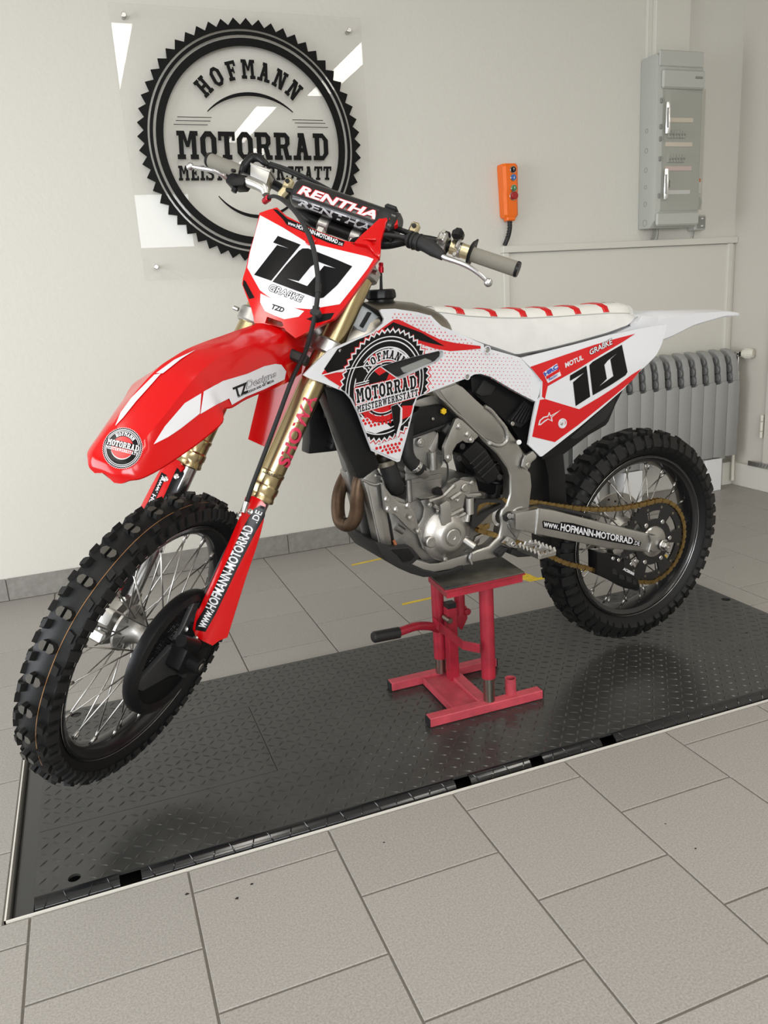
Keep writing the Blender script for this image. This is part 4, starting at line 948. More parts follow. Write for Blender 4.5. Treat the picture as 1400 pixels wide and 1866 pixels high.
# lettering on the gold tube
def scyl(px, py, xc, yc, r):
    o = SMW.T@(CAM-SC); d = SMW.T@ray(px, py); ox, oy = o[0]-xc, o[1]-yc
    a = d[0]**2+d[1]**2; b = ox*d[0]+oy*d[1]; c = ox*ox+oy*oy-r*r; disc = b*b-a*c
    t = (-b-math.sqrt(max(disc, 0)))/a; return o+d*t
ftube = [o for o in bike.children if o.name.startswith('fork_outer_tube')][0]
C3 = lambda pts: cv(150, 560, 2.8, pts)
for gr_, m_, rr in ((.0, 'magenta', .0308),):
    fn = lambda p: scyl(p[0], p[1], FX, -FYL, rr)
    stext('tube_lettering', 'SHOWA', C3([(1052, 818), (1196, 466), (1142, 432), (998, 795)]), fn, m_, ftube, .035)
fn = lambda p: scyl(p[0], p[1], FX, -FYL, .0300)
stext('tube_lettering', 'BLACKBIRD', C3([(918, 842), (1008, 878), (1014, 862), (924, 828)]), fn, 'black_print', ftube, .02, .3)
# ------------------------------------------------------------------ triple clamps, steering head
for z, hh, nm in ((.735, .034, 'lower_clamp'), (.925, .028, 'upper_clamp')):
    g = G().prism([(-.045, -.10, z), (-.030, -.055, z), (-.040, 0, z), (-.030, .055, z), (-.045, .10, z), (.004, .128, z), (.012, .06, z), (.030, 0, z), (.012, -.06, z), (.004, -.128, z)], (0, 0, hh), bevel=.006)
    for s_ in (-1, 1): g.cyl((FX, s_*FYL, z), (0, 0, 1), .0375, hh, 28, .004)
    cl = S(g, nm, 'alu')
    for s_ in (-1, 1): S(G().cyl((FX-.03, s_*(FYL+.030), z+hh*.5), (0, 1, 0), .005, .012*s_, 10), 'pinch_bolt', 'steel', cl)
g = G().cyl((0, 0, .70), (0, 0, 1), .024, .25, 24); S(g, 'steering_stem', 'satin_black')
# ------------------------------------------------------------------ handlebar
half = [(-.004, 0, 1.012), (-.004, .05, 1.012), (-.003, .078, 1.014), (0, .115, 1.026), (.003, .155, 1.050), (.006, .20, 1.0645), (.010, .26, 1.069), (.018, .403, 1.074)]
pts = [(x, -y, z) for x, y, z in half[::-1]]+half[1:]
rs = [.011, .011, .011, .0118, .0128, .0142, .0142, .0142, .0142, .0142, .0128, .0118, .011, .011, .011]
g = G().tube(pts, rs, 18, smooth=5); bar = S(g, 'handlebar', 'plastic_black')
for s_ in (-1, 1):
    a = np.array((.010+.0038, s_*.30, 1.0705)); b = np.array((.018, s_*.4025, 1.074)); d = (b-a)/np.linalg.norm(b-a)
    gp_ = S(G().tube([a, a+d*.004, b-d*.002, b], [.0172, .0162, .0168, .0160], 22), 'handlebar_grip', 'grip')
    S(G().tube([b, b+d*.002, b+d*.007], [.0172, .0180, .0165], 22), 'grip_end', 'plastic_black', gp_)
    fl_ = G().lathe([(.015, 0), (.027, .001), (.029, .003), (.026, .006), (.018, .007)], a-d*.006, d, 26)
    if s_ < 0: fl_.prism([a-d*.004+np.array((-.02, 0, .018)), a-d*.004+np.array((.0, 0, .036)), a-d*.004+np.array((.012, 0, .018))], d*.004)
    S(fl_, 'grip_flange', 'plastic_black', gp_)
# bar clamps on the top yoke
for y in (-.042, .042):
    g = G().box((-.004, y, .986), (.034, .026, .072), bevel=.006); g.cyl((-.004, y-.014, 1.012), (0, 1, 0), .020, .028, 22, .003); S(g, 'bar_clamp', 'alu')
# brackets of the cross pad
for y in (-.165, .170):
    g = G().box((0.004, y, 1.052), (.044, .024, .030), M=rotx(.35*(1 if y > 0 else -1)), bevel=.006); g.box((-.012, y*.98, 1.072), (.020, .020, .026), bevel=.004)
    c = S(g, 'crossbar_bracket', 'pale_gold'); g = G().cyl((-.022, y*.98, 1.074), (-1, 0, 0.2), .0055, .004, 14, .001); g.cyl((-.0265, y*.98, 1.0748), (-1, 0, .2), .0028, .0006, 6); S(g, 'bracket_bolt', 'satin_black', c)
PC, PR_ = (-.020, 1.056), .0305
S(G().cyl((PC[0]+.006, -.162, PC[1]+.002), (0, 1, 0), .006, .326, 14), 'crossbar', 'plastic_black')
g = G(); ring = []
for yv, k in ((-.128, .86), (-.124, 1), (.124, 1), (.130, .93), (.134, .82)):
    ring.append([(PC[0]+k*(PR_*math.copysign(abs(math.cos(t))**.75, math.cos(t))), yv, PC[1]+k*(PR_*1.04*math.copysign(abs(math.sin(t))**.75, math.sin(t)))) for t in [2*PI*i/72 for i in range(72)]])
g.loft(ring); pad = S(g, 'bar_pad', 'rim_black')
def pfn(off):
    """pixel -> pad surface (axis along y), slightly squared"""
    def f(p):
        o = SMW.T@(CAM-SC); d = SMW.T@ray(p[0], p[1]); r = PR_+off; ox, oz = o[0]-PC[0], o[2]-PC[1]
        g_ = lambda t: (abs(ox+d[0]*t)/r)**2.67+(abs(oz+d[2]*t)/(r*1.04))**2.67-1
        ts = np.linspace(1.3, 2.0, 141); prev = g_(ts[0])
        for t0, t1 in zip(ts[:-1], ts[1:]):
            e = g_(t1)
            if prev > 0 >= e:
                for _ in range(30):
                    tm = (t0+t1)/2
                    if g_(tm) > 0: t0 = tm
                    else: t1 = tm
                return o+d*t1
            prev = e
        tb_ = min(ts, key=lambda t: g_(t)); return o+d*tb_
    return f
C4 = lambda pts: cv(500, 310, 5.385, pts)
q1 = C4([(236, 226), (1085, 513), (1118, 444), (266, 152)])
stext('pad_lettering', 'RENTHAL', q1, pfn(.0010), 'red_print', pad, .075, .18)
stext('pad_lettering', 'RENTHAL', q1, pfn(.0016), 'white_print', pad, .035, .18)
q1 = C4([(240, 343), (1030, 640), (1050, 570), (246, 283)])
stext('pad_lettering', 'RENTHAL', q1, pfn(.0010), 'grey_print', pad, .04, .1)
g = G().lathe([(.0318, -.016), (.0345, -.012), (.0345, .012), (.0318, .016)], (PC[0], -.098, PC[1]), (0, 1, 0), 30); S(g, 'pad_strap', 'rubber', pad)
g = G().box((PC[0]-.004, -.098, PC[1]+.036), (.024, .030, .012), bevel=.004); S(g, 'strap_buckle', 'rubber', pad)
# clutch side (camera side)
S(G().tube([(.008, -.250, 1.0688), (.012, -.292, 1.0705)], .0158, 18), 'perch_sleeve', 'pale_gold')
g = G().lathe([(.015, -.012), (.0205, -.010), (.0205, .010), (.015, .012)], (.008, -.232, 1.067), (0, 1, 0), 20); g.box((-.010, -.232, 1.072), (.030, .022, .026), bevel=.005); pc_ = S(g, 'clutch_perch', 'alu')
for dz in (-.005, .009):
    g = G().cyl(np.array((-.024, -.232, 1.072+dz)), (-1, 0, 0), .0045, .006, 12, .001); S(g, 'perch_bolt', 'steel', pc_)
a = [sp(*p, x) for p, x in (((742, 435), -.040), ((756, 439), -.044), ((771, 444), -.048), ((790, 455), -.052), ((808, 467), -.056))]
g = G().tube(a, [.011, .016, .0155, .0150, .0095], 16, smooth=4)
for q_ in (a[0]+(a[1]-a[0])*.5, a[1], a[1]+(a[2]-a[1])*.6): g.lathe([(.0145, -.003), (.0185, -.002), (.0185, .002), (.0145, .003)], q_, a[2]-a[0], 16)
S(g, 'adjuster_boot', 'rubber')
a = [sp(*p, x) for p, x in (((803, 464), -.055), ((812, 470), -.058), ((832, 477), -.064), ((852, 485), -.066), ((869, 496), -.064), ((882, 507), -.060), ((886, 511), -.058))]
g = G().tube(a, [.0075, .0078, .0065, .0068, .0062, .0056, .0052], 12, smooth=5, sy=.8); g.ball(sp(890, 515, -.056), .0094); S(g, 'clutch_lever', 'lever_alu')
c = sp(835, 428, -.012); g = G().box(c, (.030, .026, .026), M=rotx(-.15), bevel=.008); ks_ = S(g, 'kill_switch', 'plastic_black')
S(G().box(sp(814, 427, -.010), (.018, .020, .010), bevel=.003), 'switch_arm', 'plastic_black', ks_)
g = G().lathe([(.0162, -.004), (.0172, -.003), (.0172, .003), (.0162, .004)], (.011, -.272, 1.0695), (0, 1, 0.03), 20); g.box(sp(836, 441, -.010), (.006, .008, .03), bevel=.002); g.cyl(sp(829, 465, -.012), (-1, 0, 0), .005, .008, 12, .001); S(g, 'switch_clamp', 'steel', ks_)
# brake side (far end)
g = G().lathe([(.016, -.020), (.0235, -.016), (.0245, .012), (.018, .020)], (.012, .285, 1.069), (0, 1, 0), 22); g.tube([sp(443, 312, -.03), sp(448, 300, -.035), sp(460, 288, -.035), sp(472, 288, -.035), sp(482, 296, -.035), sp(490, 301, -.034)], [.010, .011, .0105, .009, .0075, .005], 14, smooth=4); S(g, 'throttle_housing', 'plastic_black')
for k, (dx, dy) in enumerate(((0, 0), (4, -3))):
    a = [sp(488+dx, 300+dy, -.034), sp(520+dx, 311+dy, -.030), sp(560+dx, 329+dy, -.005), sp(600+dx, 350+dy, .03), sp(640+dx, 372+dy, .05), sp(665+dx, 420+dy, .06), sp(655+dx, 480+dy, .06)]
    S(G().tube(a, .0037, 10, smooth=5), 'throttle_cable', 'rubber')
a = [sp(456, 296, -.056), sp(493, 309, -.056), sp(485, 338, -.050), sp(455, 325, -.050)]
mc = S(G().prism(a, (.030, 0, 0), bevel=.004), 'brake_reservoir', 'alu'); a = [sp(456, 295.5, -.058), sp(493.5, 308.5, -.058), sp(492.5, 313, -.058), sp(455.5, 300, -.058)]
S(G().prism(a, (.034, 0, 0), bevel=.0015), 'reservoir_lid', 'alu', mc)
S(G().tube([sp(443, 327, -.040), sp(455, 331, -.042), sp(470, 337, -.044), sp(482, 344, -.044), sp(485, 355, -.044)], [.014, .0135, .0125, .0125, .009], 16, smooth=4), 'master_cylinder', 'alu')
g = G().prism([sp(*p, -.055) for p in cv(330, 270, 5.833, [(470, 300), (540, 255), (720, 290), (700, 330), (655, 395), (560, 400), (470, 360)])], (.034, 0, 0), bevel=.004); g.cyl(sp(425.5, 313.5, -.062), (-.6, 0, .7), .006, .006, 14, .001); g.cyl(sp(429, 343, -.045), (0, 0, -1), .007, .010, 14, .001); S(g, 'lever_perch', 'plastic_black')
a = [sp(413, 326, -.050), sp(403, 318, -.062), sp(388, 311, -.070), sp(370, 307.5, -.070), sp(352, 304, -.066)]
g = G().tube(a, [.0055, .0060, .0068, .0062, .0050], 12, smooth=5, sy=.8); g.ball(sp(346.5, 303.5, -.064), .0092); S(g, 'brake_lever', 'lever_alu')
# front brake hose: over the number plate and down the left leg
hp = [((486, 364), -.050), ((492, 359), -.062), ((502, 358), -.085), ((518, 366), -.120), ((540, 388), -.150), ((557, 416), -.160), ((570, 448), -.160), ((577.5, 488), -.158), ((580, 525), -.155), ((575.5, 566), -.150), ((568, 602), -.135), ((556, 642), -.110), ((533, 690), -.085), ((507, 760), -.078), ((480, 832), -.074), ((461, 882), -.070), ((448, 920), -.068)]
a = [sp(*p, x) for p, x in hp]; hose = S(G().tube(a, [.0042]*3+[.0052]*7+[.0048]*2+[.0050]*5, 12, smooth=5), 'brake_hose', 'rubber')
g = G().lathe([(.005, -.011), (.0075, -.010), (.0075, .010), (.005, .011)], a[0], a[1]-a[0], 14); S(g, 'hose_banjo', 'anodised_red', hose)
for i_, rr in ((8, .0066), (9, .0075)):
    g = G().tube([a[i_]-(a[i_+1]-a[i_-1])*.10, a[i_]+(a[i_+1]-a[i_-1])*.10], rr, 12); S(g, 'hose_sleeve', 'rubber', hose)
g = G().tube([a[-1]-(a[-1]-a[-2])*.15, a[-1]+(a[-1]-a[-2])*.35], .0068, 14); S(g, 'hose_ferrule', 'steel', hose)
hc = sp(545, 652, -.088); g = G().box(hc, (.026, .044, .022), bevel=.004); S(g, 'hose_clip', 'satin_black', hose)
c_ = sp(580, 572, -.146); g = G().cyl(c_, (-1, 0, 0), .008, .010, 14, .002); g.box(c_+np.array((.002, .006, 0)), (.012, .026, .012), bevel=.003); S(g, 'hose_clip', 'satin_black', hose)
# clutch cable from the lever to behind the plate
a = [sp(744, 435, -.040), sp(722, 430, -.045), sp(695, 428, -.050), sp(660, 434, -.045), sp(640, 442, -.02), sp(640, 470, .03)]
S(G().tube(a, [.0060, .0052, .0048, .0048, .0048, .0048], 12, smooth=5), 'clutch_cable', 'rubber')
# ------------------------------------------------------------------ number plate
def psurf(q): y = q[1]+.006; return -.122+(q[2]-.73)*.07+1.1*y*y
def pl(off): return lambda p: sp(p[0], p[1], lambda q: psurf(q)-off)
CP = lambda pts: cv(420, 360, 4.375, pts)
pout = CP([(232, 122), (300, 98), (372, 78), (405, 110), (445, 145), (600, 225), (750, 287), (900, 342), (985, 358), (1090, 372), (1150, 440), (1188, 478), (1150, 525), (1085, 622), (990, 755), (900, 882), (830, 962), (680, 1035), (520, 1122), (440, 1060), (430, 1040), (265, 1003), (190, 1000), (183, 950), (165, 880), (125, 778), (93, 690), (100, 640), (125, 560), (150, 440), (200, 265)])
phole = CP([(292, 950), (410, 990), (424, 1020), (400, 1035), (275, 1000)])
g = shell('p', [pout, phole], pl(0), (.010, 0, 0), 'red', step=9); plate = S(g, 'number_plate', 'red')
g = G()
sdecal('white_field', [CP([(236, 140), (420, 240), (600, 352), (640, 372), (700, 376), (880, 420), (1090, 470), (1142, 490), (1095, 565), (1000, 690), (872, 850), (750, 870), (640, 890), (500, 880), (478, 872), (588, 905), (545, 950), (430, 970), (350, 940), (275, 905), (237, 835), (240, 765), (330, 808), (235, 738), (180, 640), (134, 558), (155, 440), (200, 275)])], pl(.0006), 'white_print', plate, 9)
sdecal('number_one', [CP([(378, 305), (560, 375), (325, 663), (188, 616), (372, 378), (465, 405), (340, 358)])], pl(.0011), 'black_print', plate, 9)
sdecal('number_zero', [CP([(545, 425), (575, 405), (620, 405), (850, 495), (972, 548), (850, 700), (742, 798), (700, 806), (520, 740), (335, 671), (440, 540)]), CP([(703, 512), (838, 564), (748, 543), (612, 705), (452, 645), (545, 667), (640, 550)])], pl(.0011), 'black_print', plate, 9)
sdecal('url_label', [CP([(338, 92), (374, 97), (455, 168), (640, 245), (780, 303), (912, 352), (895, 390), (780, 360), (640, 300), (450, 218), (420, 175)])], pl(.0006), 'black_print', plate, 9)
stext('url_lettering', 'www.', CP([(456, 214), (520, 236), (524, 218), (462, 194)]), pl(.0011), 'white_print', plate, .015)
stext('url_lettering', 'HOFMANN-MOTORRAD', CP([(524, 241), (852, 368), (858, 337), (534, 209)]), pl(.0011), 'white_print', plate, .03)
stext('url_lettering', '.DE', CP([(857, 373), (893, 384), (897, 366), (862, 354)]), pl(.0011), 'white_print', plate, .015)
q1 = CP([(303, 738), (562, 834), (583, 786), (322, 688)])
stext('name_lettering', 'GRAßKE', q1, pl(.0011), 'black_print', plate, .07, .12); stext('name_lettering', 'GRAßKE', q1, pl(.0015), 'white_print', plate, .012, .12)
stext('small_lettering', 'TZD', CP([(326, 886), (420, 915), (433, 882), (338, 850)]), pl(.0011), 'black_print', plate, .04, .15)
stext('small_lettering', 'DESIGNS', CP([(330, 902), (418, 933), (420, 924), (333, 893)]), pl(.0011), 'grey_print', plate, .0)
sdecal('corner_mark', [CP([(104, 655), (122, 668), (192, 798), (150, 808), (100, 700)])], pl(.0006), 'black_print', plate, 9)
sdecal('corner_mark', [CP([(605, 968), (700, 930), (830, 918), (798, 970), (690, 1000)])], pl(.0006), 'black_print', plate, 9)
sdecal('edge_mark', [CP([(960, 362), (1060, 372), (1095, 402), (1010, 385)])], pl(.0006), 'black_print', plate, 9)
g = G(); c_ = pl(.0)(CP([(640, 342)])[0]); g.lathe([(0, .003), (.010, .003), (.012, .0015), (.012, -.004)], c_, (-1, 0, .05), 20); S(g, 'vent_boss', 'red', plate)
# arm of the plate hooked round the bar pad
ar = [((985, 357), -.108), ((1055, 285), -.085), ((1130, 218), -.065), ((1185, 168), -.055), ((1215, 130), -.050), ((1290, 125), -.048), ((1332, 158), -.044), ((1336, 210), -.042), ((1300, 225), -.046), ((1262, 170), -.052), ((1240, 200), -.056), ((1215, 290), -.062), ((1200, 340), -.066), ((1198, 430), -.082), ((1188, 478), -.090), ((1150, 445), -.097), ((1090, 372), -.106)]
g = G().prism([sp(*CP([p])[0], x) for p, x in ar], (.012, 0, -.004), bevel=.002); S(g, 'plate_arm', 'red', plate)
g = G().prism([sp(*CP([p])[0], x) for p, x in (((1065, 350), -.092), ((1165, 352), -.088), ((1170, 342), -.088), ((1070, 340), -.092))], (-.010, 0, 0), bevel=.001); S(g, 'arm_rib', 'red', plate)
# ------------------------------------------------------------------ front fender
# centre line (x, z) with half widths of crown and skirt in the steering frame
# rows: crown (x, z, half width), mid crease, skirt edge
FS = [((-.060, .765, .030), (-.045, .752, .050), (-.030, .680, .066)), ((-.130, .725, .030), (-.116, .709, .050), (-.088, .645, .072)),
      ((-.188, .691, .030), (-.174, .675, .051), (-.150, .612, .075)), ((-.240, .659, .030), (-.226, .642, .051), (-.200, .588, .076)),
      ((-.290, .629, .030), (-.276, .611, .052), (-.250, .562, .078)), ((-.335, .598, .031), (-.319, .577, .054), (-.290, .537, .081)),
      ((-.362, .572, .033), (-.344, .550, .057), (-.316, .524, .079)), ((-.384, .546, .036), (-.362, .525, .066), (-.338, .502, .100)),
      ((-.405, .508, .038), (-.387, .486, .064), (-.360, .463, .093)), ((-.426, .462, .038), (-.410, .446, .060), (-.379, .435, .0865)),
      ((-.446, .410, .034), (-.437, .400, .052), (-.413, .388, .073)), ((-.459, .371, .030), (-.455, .365, .044), (-.441, .355, .060)),
      ((-.464, .351, .022), (-.462, .347, .033), (-.452, .341, .045)), ((-.462, .338, .016), (-.459, .335, .026), (-.453, .331, .036)), ((-.458, .331, .008), (-.456, .329, .014), (-.453, .326, .021))]
def fsec(i):
    (cx, cz, c), (mx, mz, m), (kx, kz, k) = FS[i]
    return [np.array(p) for p in ((kx, k, kz), (mx, m, mz), (cx, c, cz), (cx-.0015, c*.5, cz+.002), (cx-.002, 0, cz+.0026), (cx-.0015, -c*.5, cz+.002), (cx, -c, cz), (mx, -m, mz), (kx, -k, kz))], None
secs = [fsec(i) for i in range(len(FS))]
def fend_grid(m=5):
    """resample the sections along the length with splines"""
    P = [np.array([p for p in s_[0]]).reshape(-1) for s_ in secs]; out, _ = catmull(P, [0]*len(P), m); return [o.reshape(-1, 3) for o in out]
FG = fend_grid(4)
g = G(); th = .004
rings = []
for i_, row in enumerate(FG):
    t = FG[min(i_+1, len(FG)-1)][4]-FG[max(i_-1, 0)][4]; t /= np.linalg.norm(t); n = np.array([t[2], 0, -t[0]]); n = n if n[0] < 0 else -n
    rings.append(list(row)+[p-n*th for p in row[::-1]])
g.loft(rings); fend = S(g, 'front_fender', 'red', None, 28)
# rear flap of the fender behind the fork
g = G(); fr_ = []
for z, x, hw in ((.752, .000, .062), (.70, .020, .060), (.64, .045, .057), (.58, .066, .054), (.53, .080, .050), (.495, .088, .046)):
    fr_.append([np.array((x+.012, y, z)) for y in (-hw, -hw*.6, 0, hw*.6, hw)]+[np.array((x+.016, y, z)) for y in (hw, hw*.6, 0, -hw*.6, -hw)])
g.loft(fr_); S(g, 'fender_flap', 'red', fend, 28)
# graphics on the fender: pixel -> fender surface by ray casting
from mathutils.bvhtree import BVHTree
def caster(o, mirror=False):
    me = o.data; bv = BVHTree.FromPolygons([v.co.copy() for v in me.vertices], [tuple(p.vertices) for p in me.polygons])
    oc_ = Vector(BM.T@(CAM-BC))
    def f(off):
        def h(p):
            d = Vector(BM.T@ray(p[0], p[1])).normalized(); loc, nor, _, _ = bv.ray_cast(oc_, d)
            if loc is None:
                best = None
                for t_ in np.linspace(1.4, 2.4, 41):
                    r_ = bv.find_nearest(oc_+d*float(t_))
                    if best is None or r_[3] < best[3]: best = r_
                loc, nor = best[0], best[1]
            if nor.dot(d) > 0: nor = -nor
            return np.array(loc+nor*off)
        return h
    return f
def bdecal(name, loops, fn, m, par, step=None):
    V, Fc = tess(loops, step); return mesh_obj(name, [fn(v) for v in V], Fc, m, par, 40 if step else 0, False)
def btext(name, s, q, fn, m, par, bold=.012, shear=0., grow=0, space=1.0): return text_on(name, s, q, fn, m, par, bold, shear, space, grow)
def bslab(name, s, q, fn, m, par, gap=.7):
    ps, _ = slab_polys(s, gap); qm = quad(q); g = G()
    V, Fc = tess_union([[qm(c) for c in p] for p in ps]); g.add([fn(v) for v in V], Fc)
    return g.obj(name, m, par, 0, False)
fc = caster(fend)
C5 = lambda pts: cv(150, 570, 3.333, pts)
bdecal('white_stripe', [C5([(735, 480), (770, 460), (850, 415), (1000, 370), (1100, 325), (1170, 310), (1205, 315), (1235, 355), (1225, 405), (1100, 465), (990, 510), (905, 560), (888, 520), (820, 555), (716, 615)])], fc(.0018), 'white_print', fend, 3.5)
bdecal('white_stripe', [C5([(432, 800), (500, 690), (620, 550), (720, 490), (712, 612), (600, 700), (520, 755)])], fc(.0018), 'white_print', fend, 3.5)
bdecal('white_stripe', [C5([(203, 690), (235, 610), (300, 520), (380, 440), (440, 380), (480, 372), (420, 440), (330, 540), (250, 640)])], fc(.0018), 'white_print', fend, 3.5)
bdecal('white_stripe', [C5([(450, 370), (560, 290), (690, 228), (600, 285), (490, 372)])], fc(.0018), 'white_print', fend, 3.5)
def logo(fn, par, quadpx, s_, full=True):
    pass
q1 = C5([(925, 510), (1000, 482), (990, 425), (910, 458)])
btext('maker_lettering', 'TZ', q1, fc(.0024), 'black_print', fend, .04)
q1 = C5([(995, 478), (1180, 392), (1168, 352), (985, 420)])
btext('maker_lettering', 'Designs', q1, fc(.0024), 'black_print', fend, .028, .3); btext('maker_lettering', 'Designs', q1, fc(.0028), 'white_print', fend, -.004, .3)
btext('maker_lettering', 'GRAPHIC DESIGN AND ART MEDIA', C5([(940, 517), (1160, 418), (1156, 404), (936, 503)]), fc(.0024), 'black_print', fend, .02)
# round emblem at the tip: plane coordinates (x right, y down in the crop) -> pixels
def emblem(cx, cy, ux, uy, fn, par, sc_, ori, red=True):
    """cx.. centre in crop pixels; ux, uy: crop vectors of the emblem's right and up unit radius"""
    ox, oy, s_ = ori
    def pp(x, y): return (ox+(cx+ux[0]*x+uy[0]*y)/s_, oy+(cy+ux[1]*x+uy[1]*y)/s_)
    def f(off): h = fn(off); return lambda p: h(pp(*p))
    bdecal('emblem_disc', gear2(1.0, .95, 0, 57), f(.0008), 'white_print', par, .3)
    bdecal('emblem_gear', gear2(.975, .925, .90, 57), f(.0011), 'black_print', par)
    bdecal('emblem_disc', [ring2(0, .86)[0]], f(.0011), 'black_print', par, .25)
    bdecal('emblem_ring', ring2(.79, .82), f(.0014), 'white_print', par)
    bdecal('emblem_core', [ring2(0, .55, 48)[0]], f(.0014), 'red_print', par, .25)
    g = G()
    for p in slab_arc('HOFMANN', 0, 0, .58, 128, 52, .18, .85): V, Fc = tess([p]); g.add([f(.0017)(v) for v in V], Fc)
    g.obj('emblem_lettering', 'white_print', par, 0, False)
    bdecal('emblem_band', [[(-.86, -.02), (.80, -.02), (.80, .30), (-.84, .30)]], f(.0017), 'black_print', par, .25)
    bslab('emblem_lettering', 'MOTORRAD', [(-.80, 0), (.80, 0), (.80, .28), (-.80, .28)], lambda v: f(.002)(v), 'white_print', par)
    bslab('emblem_lettering', 'MEISTERWERKSTATT', [(-.80, -.19), (.80, -.19), (.80, -.05), (-.80, -.05)], lambda v: f(.002)(v), 'white_print', par)
    bdecal('emblem_arc', [arc2(0, .05, .58, 210, 330, .05)], f(.0017), 'white_print', par)
emblem(245, 823, (118, 28), (33, -124), fc, fend, 1, (150, 570, 3.333))
# ------------------------------------------------------------------ bodywork
def sstep(x): x = min(max(x, 0), 1); return x*x*(3-2*x)
def vsh(q): return -(.110+.045*sstep((-.72-q[0])/.40)) + .10*max(0, .50-q[2])**1.0*.35
def sh(off): return lambda p: bk(p[0], p[1], lambda q: vsh(q)-off)
D5 = lambda pts: cv(540, 540, 5, pts)
D2 = lambda pts: cv(700, 540, 4.375, pts)
sout = D5([(65, 718), (180, 600), (300, 490), (500, 402), (700, 325), (790, 247), (801, 205), (762, 132), (775, 117), (900, 113), (1100, 143), (1220, 175)])+D2([(372, 150), (415, 195), (460, 237), (620, 305), (795, 383), (800, 420), (830, 445), (862, 425), (1085, 487), (1180, 590), (1252, 680), (1240, 770), (1215, 842), (1100, 785), (1000, 728), (850, 640), (770, 617), (720, 622), (665, 655), (640, 660), (400, 750), (275, 803)])+D5([(1100, 930), (1075, 1000), (1040, 1150), (1008, 1275), (945, 1503), (920, 1510), (690, 1410), (640, 1280), (560, 1060), (500, 940), (440, 872), (250, 792), (120, 748)])
shole = D5([(778, 640), (900, 600), (1100, 545), (1300, 497), (1332, 495), (1343, 515), (1338, 545), (1295, 590), (1150, 655), (965, 745), (925, 742), (850, 690)])
shroud = panel('radiator_shroud', [sout, shole], sh(0), (0, .006, 0), 'white', bike, 9)
V = shroud.data
def mirror_copy(o, name, m):
    me = o.data.copy(); 
    for v in me.vertices: v.co.y = -v.co.y
    me.flip_normals(); me.materials.clear(); me.materials.append(MATS[m]); return link(name, me, o.parent)
mirror_copy(shroud, 'radiator_shroud', 'white')
clip = [[tuple(np.array(p)+(np.array((695, 690))-np.array(p))*.032) for p in sout], [tuple(np.mean(shole, 0)+(np.array(p)-np.mean(shole, 0))*1.05) for p in shole]]
def pdec(name, loops, off, m, step=12, par=None, cl=None):
    V, Fc = tess_clip(loops, cl or clip, step)
    if not Fc: return None
    f = sh(off); return mesh_obj(name, [f(v) for v in V], Fc, m, par or shroud, 40, False)
def pdecs(name, polys, off, m, par=None):
    g = G(); f = sh(off); V, Fc = tess_union(polys, clip); g.add([f(v) for v in V], Fc)
    return g.obj(name, m, par or shroud, 0, False)
# emblem frame on the shroud
EC, EU, EV = np.array((805, 812.)), np.array((402, -88.)), np.array((2, -500.))
def ep(x, y): p = EC+EU*x+EV*y; return (540+p[0]/5, 540+p[1]/5)
def epl(loop): return [ep(*p) for p in loop]
o1 = .0005
pdec('white_base', [D5([(250, 720), (262, 655), (385, 470), (540, 405), (800, 290), (950, 190), (1150, 160), (1230, 185), (1500, 350), (1640, 440), (1500, 620), (1250, 870), (1100, 900), (1060, 1000), (940, 1490), (700, 1400), (560, 1050), (420, 860), (300, 760)])], o1, 'white_print', 14)
red_band = [(718, 582), (727, 582), (764, 600), (803, 619), (830, 625), (880.6, 631), (879, 635), (848, 638), (821, 640), (791, 635), (760, 624), (720, 613), (688, 604), (700, 595)]
pdec('red_band', [red_band], 2*o1, 'red_print')
pdec('black_wedge', [[(717, 587), (768, 606), (811, 631), (783, 625), (750, 616), (699, 600)]], 3*o1, 'black_print')
pdec('black_nose', [D5([(262, 690), (255, 660), (378, 478), (480, 430), (700, 330), (700, 500), (430, 660), (290, 697)])], 2*o1, 'black_print')
pdec('red_nose', [D5([(232, 705), (262, 668), (280, 695), (440, 690), (440, 800), (400, 822), (300, 760)])], 2*o1, 'red_print')
# halftone dots
f = sh(2*o1); g = G(); gearl = [epl(gear2(1.07, 1.0, 0, 57)[0])]
cand = []
for i in range(40):
    for j in range(34):
        x = 716+i*7.35+(3.7 if j % 2 else 0); y = 566+j*6.3-(x-716)*.0+(x-716)*.02; cand.append((x, y))
cand = np.array(cand); ok = inside(clip, cand) & ~inside(gearl, cand) & ~inside([red_band], cand) & (cand[:, 0] < 968)
for x, y in cand[ok]:
    r = 1.95*(1-.62*min(max((x-740)/215, 0), 1))*(.8 if y < 600 else 1)
    lp = [(x+r*.9*math.cos(2*PI*k/7), y+r*math.sin(2*PI*k/7)) for k in range(7)]
    if inside([clip[0]], np.array(lp)).all(): b = len(g.V); g.add([f(p) for p in lp], [tuple(range(7))])
o = g.obj('halftone_dots', 'dot_pink', shroud, 0, False); o['kind'] = 'stuff'
pdec('emblem_outline', [epl(gear2(1.065, 1.0, 0, 50)[0])], 3*o1, 'red_print', 10)
pdec('emblem_outline', [epl(gear2(1.04, .975, 0, 50)[0])], 4*o1, 'white_print', 10)
pdec('emblem_gear', [epl(gear2(1.0, .935, 0, 50)[0])], 5*o1, 'black_print', 10)
for r0, r1 in ((.868, .888), (.795, .818)): pdec('emblem_ring', [epl(l) for l in ring2(r0, r1)], 6*o1, 'white_print', None)
pdec('emblem_ring', [epl(l) for l in ring2(.675, .70)], 6*o1, 'white_print', None)
pdec('emblem_core', [epl(ring2(0, .655)[0])], 6*o1, 'red_print', 10)
pdec('core_patch', [epl([(-.66, .30), (-.50, .52), (-.30, .36), (-.12, .20), (.15, .28), (.02, .06), (-.62, .08)])], 7*o1, 'black_print', 10)
